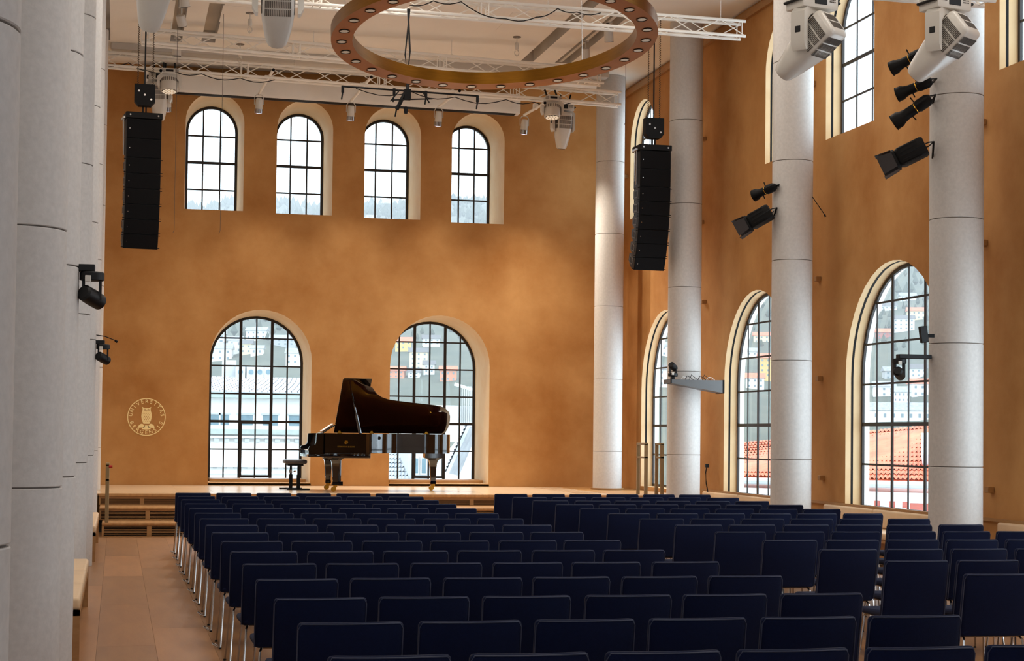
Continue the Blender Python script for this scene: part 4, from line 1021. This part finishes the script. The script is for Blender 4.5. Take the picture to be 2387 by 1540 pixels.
for (x0, y0, x1, y1, lab) in ((521, 60, 522, 545, 'thin hanging wire in front of the first upper window'), (413, 130, 413, 543, 'thin hanging wire between left array and first upper window'), (1459, 120, 1463, 292, 'thin hanging wire beside the corner column')):
    a = at(x0, y0, Y=30.0); b = MB(); z1 = at(x1, y1, Y=30.0).z
    b.tube([(a.x, 30.0, ZC+(.2 if x0 == 413 else 0)), (a.x, 30.0, z1+.05), (a.x-.02, 30.0, z1)], .0035, 4); tag(b.build('hanging_wire', FIXGREY), lab, 'wire', 'thin hanging wires')
# ------------------------------------------------------------------ town and hillside outside
from mathutils import noise
HILLM = mat('misty_hillside', (50, 60, 44), .95, rgb2=(84, 84, 66), scale=.06, detail=10)
def hill_z(r, a):
    r = r/2.5; t = max(0, (r-140)/560.0); dg = math.degrees(a)
    z = -14+(101+1.0*min(9, max(0, dg-2.5)))*(t**.9 if t < 1 else 1-(t-1)*.5)
    return 2.5*hill_raw(r, a, t, z)-2.5
def hill_raw(r, a, t, z):
    return z+6*noise.noise(Vector((r*.008, a*6, 1.3)))*min(1, t*3)+(3*noise.noise(Vector((r*.02, a*20, 4))) if t > .2 else 0)
hb = MB(); na, nr = 60, 40; vs = []
for i in range(na+1):
    a = D(-22+ (62+22)*i/na)
    for j in range(nr+1):
        r = 150+2000*(j/nr); vs.append((r*math.sin(a), r*math.cos(a), hill_z(r, a)))
hb.add(vs, [(i*(nr+1)+j, (i+1)*(nr+1)+j, (i+1)*(nr+1)+j+1, i*(nr+1)+j+1) for i in range(na) for j in range(nr)])
hill = hb.build('hillside', HILLM); tag(hill, 'misty green hillside beyond the windows', kind='structure')
# woods on the slope and the skyline: many small crowns as one mass
tb_ = MB(); rnd = random.Random(5)
for k in range(6500):
    a = D(rnd.uniform(-4, 38)); r = rnd.uniform(700, 1790) if k > 500 else rnd.uniform(1700, 1790)
    x, y = r*math.sin(a), r*math.cos(a); z = hill_z(r, a); h = rnd.uniform(6, 11) if k > 500 else rnd.uniform(6, 13); h *= r/1790; w_ = h*rnd.uniform(.22, .40)
    ph = rnd.uniform(0, 1); q = [(x+w_*math.cos(2*PI*(i/6+ph)), y+w_*math.sin(2*PI*(i/6+ph)), z+h*.25) for i in range(6)]
    tb_.add(q+[(x, y, z+h), (x, y, z-1)], [(i, (i+1) % 6, 6) for i in range(6)]+[((i+1) % 6, i, 7) for i in range(6)])
woods = tb_.build('woodland', mat('misty_woodland', (40, 54, 42), .95, rgb2=(66, 74, 56), scale=.05), smooth=True)
tag(woods, 'misty trees growing on the hillside and its skyline', 'trees', kind='stuff')
FAC = {'white': mat('white_facade', (225, 225, 222), .8, var=.03), 'cream': mat('cream_facade', (222, 204, 164), .8, var=.03), 'yellow': mat('yellow_facade', (214, 176, 96), .8, var=.03),
       'red': mat('red_facade', (176, 96, 84), .8, var=.04), 'grey': mat('grey_facade', (170, 172, 172), .8, var=.03), 'orange': mat('orange_facade', (206, 130, 92), .8, var=.03)}
ROOFS = {'slate': mat('grey_slate', (120, 122, 126), .7, rgb2=(160, 160, 162), scale=1.2), 'tile': mat('red_clay_tile', (206, 92, 58), .7, rgb2=(226, 120, 82), scale=1.5), 'dark': mat('dark_roof', (92, 88, 88), .7, var=.08)}
WIN = mat('dark_window_pane', (98, 120, 128), .25, var=.1)
def house(x, y, z, w, d, h, rz, fac, roof, label, nx_=3, ny_=2, rh=.35, flat_=False, group='houses on the hillside'):
    root = empty('house', (x, y, z), rz, label, 'house', group)
    b = MB(); b.box(-w/2, -d/2, -14, w/2, d/2, h); b.build('walls', FAC[fac], root, smooth=False)
    b = MB()
    if flat_: b.box(-w/2-.2, -d/2-.2, h, w/2+.2, d/2+.2, h+.4)
    else:
        e = .5; H = h+d*rh
        b.add([(-w/2-e, -d/2-e, h-.1), (w/2+e, -d/2-e, h-.1), (w/2+e, d/2+e, h-.1), (-w/2-e, d/2+e, h-.1), (-w/2-e, 0, H), (w/2+e, 0, H)], [(0, 1, 5, 4), (2, 3, 4, 5), (0, 4, 3), (1, 2, 5), (0, 3, 2, 1)])
    b.build('roof', ROOFS[roof], root, smooth=False)
    mk = MB(); ww, wh = w/(nx_*3.2), h/(ny_*2.6); mk.box(-ww/2, -.06, 0, ww/2, .02, wh); me = mk.mesh('window', WIN, False)
    for i in range(nx_):
        for j in range(ny_):
            o = bpy.data.objects.new('window', me); o.parent = root; o.location = (-w/2+w*(i+.5)/nx_, -d/2-.02, h*(j+.28)/ny_); COL.objects.link(o)
    return root
def hs(px, py, r, w, d, h, fac, roof, label, rz=0, **k):
    """house with its foot seen at photo pixel (px, py), r metres along Y"""
    Y = 300
    while Y < 2100:
        p = at(px, py, Y=Y)
        if p.z <= hill_z(math.hypot(p.x, p.y), math.atan2(p.x, p.y)): break
        Y += 4
    k_ = Y/(r*2.5); w *= k_; d *= k_; h *= k_
    house(p.x, p.y, p.z, w, d, h, rz, fac, roof, label, **k)
rows = [
 (505, 800, 330, 10, 8, 5, 'white', 'slate', 'white hillside house high in the left stage window', 2, 2), (548, 822, 300, 7, 8, 6, 'white', 'slate', 'narrow white gabled house in the left stage window', 2, 2),
 (575, 824, 310, 6, 7, 5, 'cream', 'dark', 'cream gabled house in the left stage window', 2, 2), (600, 790, 360, 12, 8, 5, 'white', 'slate', 'long white house among trees, left stage window', 4, 2),
 (600, 826, 300, 6, 6, 3, 'white', 'slate', 'small white cottage in the left stage window', 2, 1), (660, 806, 340, 14, 8, 4, 'grey', 'slate', 'grey hillside house at right of the left stage window', 4, 2),
 (690, 850, 260, 8, 8, 5, 'white', 'slate', 'white house low at right of the left stage window', 3, 2), (515, 842, 240, 9, 8, 5, 'white', 'slate', 'broad white house at left edge of the left stage window', 3, 2),
 (925, 890, 260, 7, 7, 5, 'orange', 'tile', 'orange apartment house in the right stage window', 3, 3), (966, 888, 262, 5, 7, 4, 'white', 'dark', 'white apartment house beside the orange one', 2, 3),
 (975, 862, 300, 9, 8, 9, 'cream', 'dark', 'tall cream apartment block in the right stage window', 3, 4), (1000, 880, 270, 5, 7, 6, 'white', 'dark', 'white block below the tall cream one', 2, 3),
 (1045, 890, 255, 7, 7, 5, 'orange', 'tile', 'terracotta house at right in the right stage window', 3, 2), (940, 815, 340, 9, 8, 5, 'yellow', 'tile', 'yellow house high in the right stage window', 3, 2),
 (1005, 805, 350, 10, 8, 4, 'white', 'dark', 'white house high in the right stage window', 3, 2),
 (1540, 900, 240, 8, 7, 7, 'white', 'dark', 'white block in the farthest right-hand window', 3, 3), (1548, 830, 330, 9, 8, 6, 'white', 'slate', 'white hillside house in the farthest right-hand window', 3, 2),
 (1788, 880, 230, 7, 7, 8, 'yellow', 'tile', 'yellow four-storey house in the middle right window', 3, 4), (1760, 905, 220, 7, 7, 4, 'white', 'tile', 'white house with red roof in the middle right window', 3, 2), (1745, 840, 320, 9, 8, 5, 'white', 'slate', 'white house up the slope in the middle right window', 3, 2),
 (1775, 800, 360, 10, 8, 5, 'cream', 'tile', 'cream house up the slope in the middle right window', 3, 2),
 (2065, 730, 390, 14, 9, 5, 'white', 'dark', 'long white terrace high in the wide right window', 5, 2), (2115, 705, 420, 12, 9, 5, 'white', 'slate', 'white house highest in the wide right window', 4, 2), (2135, 745, 380, 12, 9, 6, 'cream', 'tile', 'cream house behind the bracket camera', 4, 2),
 (2105, 770, 340, 13, 9, 7, 'white', 'dark', 'white block beside the upper right of the wide window', 4, 3), (2060, 790, 330, 9, 8, 4, 'red', 'tile', 'red house left of the bracket camera', 3, 2),
 (2060, 925, 210, 8, 7, 4, 'white', 'slate', 'white house above the red roof, left', 3, 2), (2100, 938, 205, 6, 7, 4, 'white', 'slate', 'white house above the red roof, middle', 4, 2), (2145, 925, 210, 8, 7, 5, 'white', 'tile', 'white house above the red roof, right', 3, 2),
 (2140, 880, 240, 7, 7, 4, 'white', 'dark', 'white house on the bank above the middle row', 3, 2), (2080, 980, 160, 22, 8, 3, 'white', 'slate', 'long low white building just above the red roof', 9, 1), (2080, 885, 250, 8, 7, 4, 'grey', 'slate', 'grey house left of the bank, wide right window', 3, 2)]
for px, py, r, w, d, h, fc, rf, lab, n1, n2 in rows: hs(px, py, r, w*.85, d*.7, h*.85, fc, rf, lab, rz=D(-rnd.uniform(2, 22)), nx_=n1, ny_=n2)
# big pale building with slate roof and cornices behind the left stage window
Yb = 110
def bz(py, px=595, Y=Yb): return at(px, py, Y=Y).z
xb0, xb1 = at(380, 950, Y=Yb).x, at(800, 950, Y=Yb).x
bb = empty('stone_building', ((xb0+xb1)/2, Yb, -14), label='pale stone building with slate roof filling the left stage window', cat='building')
b = MB(); b.box(xb0, Yb, -14, xb1, Yb+14, bz(920)); b.build('facade', FAC['white'], bb, True, smooth=False)
b = MB(); z0, z1 = bz(914), bz(880, Y=Yb+9)
b.add([(xb0-1, Yb-.9, z0), (xb1+.5, Yb-.9, z0), (xb1-2.0, Yb+9, z1), (xb0, Yb+9, z1), (xb0-1, Yb-.9, z0-.25), (xb1+.5, Yb-.9, z0-.25), (xb1-2, Yb+9, z1-.3), (xb0, Yb+9, z1-.3)], [(0, 1, 2, 3), (4, 5, 6, 7), (0, 1, 5, 4), (1, 2, 6, 5), (2, 3, 7, 6), (3, 0, 4, 7)]); b.build('roof_deck', ROOFS['slate'], bb, True, smooth=False)
b = MB(); sl = mat('pale_slate', (176, 176, 180), .6, rgb2=(214, 214, 216), scale=2.5)
for r_ in range(16):
    for c_ in range(34):
        u = (c_+(.5 if r_ % 2 else 0))/34.5; t0, t1 = r_/16, (r_+1.15)/16
        f = lambda uu, t: (xb0-1+(xb1-xb0+1.5)*uu+(-2.5*t*uu)+t, Yb-.9+9.9*t, z0+(z1-z0)*t)
        x0, y0, zz0 = f(u+.002, t0); x1, _, _ = f(u+.027, t0); x2, y2, zz2 = f(u+.0145, min(t1, 1))
        b.add([(x0, y0, zz0+.10), (x1, y0, zz0+.10), (x1, y2, zz2+.03), (x0, y2, zz2+.03), (x0, y0, zz0), (x1, y0, zz0)], [(0, 1, 2, 3), (0, 1, 5, 4)])
b.build('roof_slates', sl, bb, True, smooth=False)['kind'] = 'stuff'
for (pa, pb, dp, nm) in ((916, 928, 1.0, 'eaves'), (1000, 1012, .7, 'ledge'), (1016, 1021, .5, 'ledge'), (1084, 1088, .5, 'ledge'), (1100, 1104, .35, 'ledge')):
    b = MB(); b.box(xb0-.6, Yb-dp, bz(pb), xb1+.6, Yb+.1, bz(pa)); b.build(nm, mat('weathered_ledge', (150, 158, 152), .8, var=.1, scale=1.5) if pa in (916, 1000) else FAC['white'], bb, True, smooth=False)
b = MB(); k = 0; x = xb0
while x < xb1: b.box(x, Yb-.42, bz(1030), x+.30, Yb, bz(1022)); b.box(x, Yb-.3, bz(1092), x+.2, Yb, bz(1088)); x += .62
b.build('dentils', FAC['grey'], bb, True, smooth=False)['kind'] = 'stuff'
for px, hw in ((440, .5), (500, .26), (524, .26), (572, .45), (630, .47), (690, .45), (750, .45)):
    c = at(px, 980, Y=Yb); b = MB(); b.box(c.x-hw, Yb-.05, bz(991), c.x+hw, Yb+.05, bz(967)); wf = b.build('window', WIN, bb, True, smooth=False)
    b = MB(); b.box(c.x-hw-.1, Yb-.12, bz(967), c.x+hw+.1, Yb+.02, bz(963)); b.build('window_lintel', FAC['grey'], bb, True, smooth=False)
for px in (560, 585, 605, 625):
    c = at(px, 865, Y=118); d0 = at(px, 880, Y=118); b = MB(); b.box(c.x-.30, 117.8, d0.z-.6, c.x+.30, 119, c.z+.35); b.build('dormer', FAC['grey'], bb, True, smooth=False)
    b = MB(); b.cyl((c.x, 117.75, c.z-.05), (c.x, 117.82, c.z-.05), .16, n=12); b.build('round_window', WIN, bb, True)
c0, c1 = at(520, 880, Y=119), at(550, 840, Y=119); b = MB(); b.box(c0.x, 118.5, c0.z-.5, c1.x, 120.5, c1.z); b.build('chimney_block', FAC['grey'], bb, True, smooth=False)
# white industrial hall, tiled roofs and gabled house behind the right stage window
def block(name, label, px0, px1, py0, py1, Y, depth, fac, cat='building'):
    a, c = at(px0, py0, Y=Y), at(px1, py0, Y=Y); zt, zb = at((px0+px1)/2, py0, Y=Y).z, at((px0+px1)/2, py1, Y=Y).z
    root = empty(name, ((a.x+c.x)/2, Y, zb), label=label, cat=cat)
    b = MB(); b.box(a.x, Y, zb, c.x, Y+depth, zt); b.build('walls', FAC[fac], root, True, smooth=False)
    return root, a.x, c.x, zb, zt
r1, xa, xc, zb, zt = block('white_building', 'plain white building at right behind the piano lid, right stage window', 1000, 1130, 945, 1030, 120, 12, 'white')
for i in range(9):
    b = MB(); x = at(1072+5*i, 930, Y=119.8).x; b.box(x-.03, 119.7, at(1080, 985, Y=119.8).z, x+.03, 119.85, at(1080, 900, Y=119.8).z); b.build('mast_bar', FAC['grey'], r1, True, smooth=False)
b = MB(); p0, p1 = at(1060, 895, Y=119.8), at(1112, 912, Y=119.8); b.cyl(p0, p1, .12, n=6); b.build('crane_jib', FAC['white'], r1, True)
def tiled_roof(root, A, B, C, Dd, nu, nv, material, parent_name='roof', thick=.12, jit=0.0):
    """roof plane A-B (eaves) to D-C (ridge) laid with overlapping curved tiles"""
    A, B, C, Dd = map(Vector, (A, B, C, Dd)); nrm = (B-A).cross(Dd-A).normalized()
    if nrm.z < 0: nrm = -nrm
    b = MB(); q = [A, B, C, Dd]; b.add([p-nrm*.02 for p in q]+[p-nrm*(thick+.02) for p in q], [(0, 1, 2, 3), (7, 6, 5, 4), (0, 1, 5, 4), (1, 2, 6, 5), (2, 3, 7, 6), (3, 0, 4, 7)]); b.build('roof', material, root, True, smooth=False)
    b = MB(); P = lambda u, v: (A*(1-u)+B*u)*(1-v)+(Dd*(1-u)+C*u)*v
    su = (B-A).length/nu
    for j in range(nv):
        v0, v1 = j/nv, min(1, (j+1.12)/nv)
        for i in range(nu):
            u0, u1 = i/nu, (i+1)/nu; um = (u0+u1)/2; h = su*.28
            b.add([P(u0, v0)+nrm*h*.35, P(um, v0)+nrm*(h+.03), P(u1, v0)+nrm*h*.35, P(u1, v1), P(um, v1)+nrm*h*.6, P(u0, v1)], [(0, 1, 4, 5), (1, 2, 3, 4)])
    o = b.build('roof_tiles', material, root, True, smooth=False); o['kind'] = 'stuff'
    return o
GREYTILE = mat('grey_roof_tile', (138, 142, 146), .7, rgb2=(170, 172, 174), scale=1.5)
Yh = 70
gh = empty('gabled_house', tuple(at(980, 1130, Y=Yh)), label='grey house with tall white window under the piano tail, right stage window', cat='house')
a, c = at(952, 1055, Y=Yh), at(1010, 1055, Y=Yh); zb = at(980, 1180, Y=Yh).z
b = MB(); b.box(a.x, Yh, zb, c.x+.6, Yh+5, at(980, 1050, Y=Yh).z); b.build('walls', FAC['grey'], gh, True, smooth=False)
for px in (970, 988):
    p, q = at(px-8, 1106, Y=Yh-.1), at(px+8, 1064, Y=Yh-.1)
    b = MB(); b.box(p.x, Yh-.08, p.z, q.x, Yh+.02, q.z); wf = b.build('window', FAC['white'], gh, True, smooth=False)
    b = MB(); b.box(p.x+.05, Yh-.10, p.z+.06, q.x-.05, Yh-.07, q.z-.06); b.build('pane', WIN, wf, True, smooth=False)
tiled_roof(gh, at(890, 1130, Y=Yh-1), at(953, 1130, Y=Yh-1), at(950, 1052, Y=Yh+3), at(890, 1052, Y=Yh+3), 8, 8, GREYTILE)
sh2 = empty('steep_roofed_house', tuple(at(1085, 1140, Y=64)), label='steep grey tiled roof and white gable right of the piano, right stage window', cat='house')
b = MB(); P = [at(1040, 1150, Y=64.5), at(1075, 1085, Y=64.5), at(1130, 1020, Y=64.5), at(1130, 1150, Y=64.5)]
b.loft([[tuple(p) for p in P], [(p.x, p.y+5, p.z) for p in P]]); b.build('walls', FAC['white'], sh2, True, smooth=False)
tiled_roof(sh2, at(1038, 1100, Y=63), at(1088, 990, Y=63), at(1112, 990, Y=64.5), at(1062, 1105, Y=64.5), 14, 3, GREYTILE)
# long house with red clay tiles beyond the right windows
Yr = 46
def rp(px, py, Y): return at(px, py, Y=Y)
rh_ = empty('red_roofed_house', tuple(rp(2000, 1200, Yr+1)), label='long house with red clay tile roof outside the right windows', cat='house')
E0, E1 = rp(1640, 1108, Yr+6), rp(2240, 1122, Yr-4); R0, R1 = rp(1690, 1035, Yr+13), rp(2230, 985, Yr+2)
tiled_roof(rh_, E0, E1, R1, R0, 64, 13, ROOFS['tile'])
dn = (E1-E0); w0 = E0+Vector((.3, .6, -.35)); w1 = E1+Vector((.3, .6, -.35))
b = MB(); b.loft([[tuple(w0), tuple(w1), (w1.x, w1.y, w1.z-6), (w0.x, w0.y, w0.z-6)], [(w0.x+4, w0.y+6, w0.z), (w1.x+4, w1.y+6, w1.z), (w1.x+4, w1.y+6, w1.z-6), (w0.x+4, w0.y+6, w0.z-6)]]); b.build('walls', FAC['white'], rh_, True, smooth=False)
b = MB(); b.cyl(E0+Vector((0, -.1, -.12)), E1+Vector((0, -.1, -.12)), .10, n=8); b.build('gutter', FAC['grey'], rh_, True)
dirv = (w1-w0).normalized(); nrm = Vector((dirv.y, -dirv.x, 0)); nrm = nrm if nrm.y < 0 else -nrm
def on_wall(px, half, z0, z1, mt, nm, off=.05):
    best = min((i/400 for i in range(401)), key=lambda t: abs(pix(w0.lerp(w1, t))[0]-px)); c = w0.lerp(w1, best)
    b = MB(); q = [c-dirv*half, c+dirv*half]
    b.add([tuple(p+nrm*o+Vector((0, 0, z))) for o in (0, off) for z in (z0, z1) for p in q], [(0, 1, 3, 2), (4, 5, 7, 6), (0, 1, 5, 4), (2, 3, 7, 6), (0, 2, 6, 4), (1, 3, 7, 5)]); return b.build(nm, mt, rh_, True, smooth=False)
for px in (1735, 1768, 1800, 2062, 2096, 2150):
    if px == 2150: on_wall(px, .42, -1.25, -.28, FAC['red'], 'red_panel', .04)
    else:
        on_wall(px, .30, -1.15, -.42, FAC['white'], 'window_frame', .10); on_wall(px, .24, -1.1, -.47, WIN, 'window', .12)
for px in (1750, 1784, 2045, 2080, 2112): on_wall(px, .10, -1.25, -.25, FAC['red'], 'red_panel', .03)
s0 = R0.lerp(R1, .88).lerp(E0.lerp(E1, .86), .35); s1 = R0.lerp(R1, .94).lerp(E0.lerp(E1, .92), .35); s2 = R0.lerp(R1, .94).lerp(E0.lerp(E1, .93), .75); s3 = R0.lerp(R1, .88).lerp(E0.lerp(E1, .87), .75)
up = Vector((-.1, -.12, .3)); b = MB(); b.loft([[tuple(s) for s in (s0, s1, s2, s3)], [tuple(s+up) for s in (s0, s1, s2, s3)]]); b.build('skylight', mat('pale_skylight', (190, 208, 216), .2, var=.02), rh_, True, smooth=False)
ground = MB(); ground.box(-150, 37, -14.5, 350, 420, -14); tag(ground.build('ground', mat('town_ground', (130, 128, 122), .9, var=.1, scale=.2)), kind='structure')

# thin haze over the valley
HZ = bpy.data.materials.new('valley_haze'); HZ.use_nodes = True; nt = HZ.node_tree; nt.nodes.clear()
vo = nt.nodes.new('ShaderNodeVolumeScatter'); vo.inputs['Color'].default_value = (.97, .98, 1, 1); vo.inputs['Density'].default_value = .0005
oo = nt.nodes.new('ShaderNodeOutputMaterial'); nt.links.new(vo.outputs[0], oo.inputs['Volume'])
b = MB(); b.box(-900, 150, -60, 2200, 2300, 500)
hz = b.build('haze', HZ, smooth=False); tag(hz, 'thin pale haze over the valley and hillside', 'haze', kind='stuff')
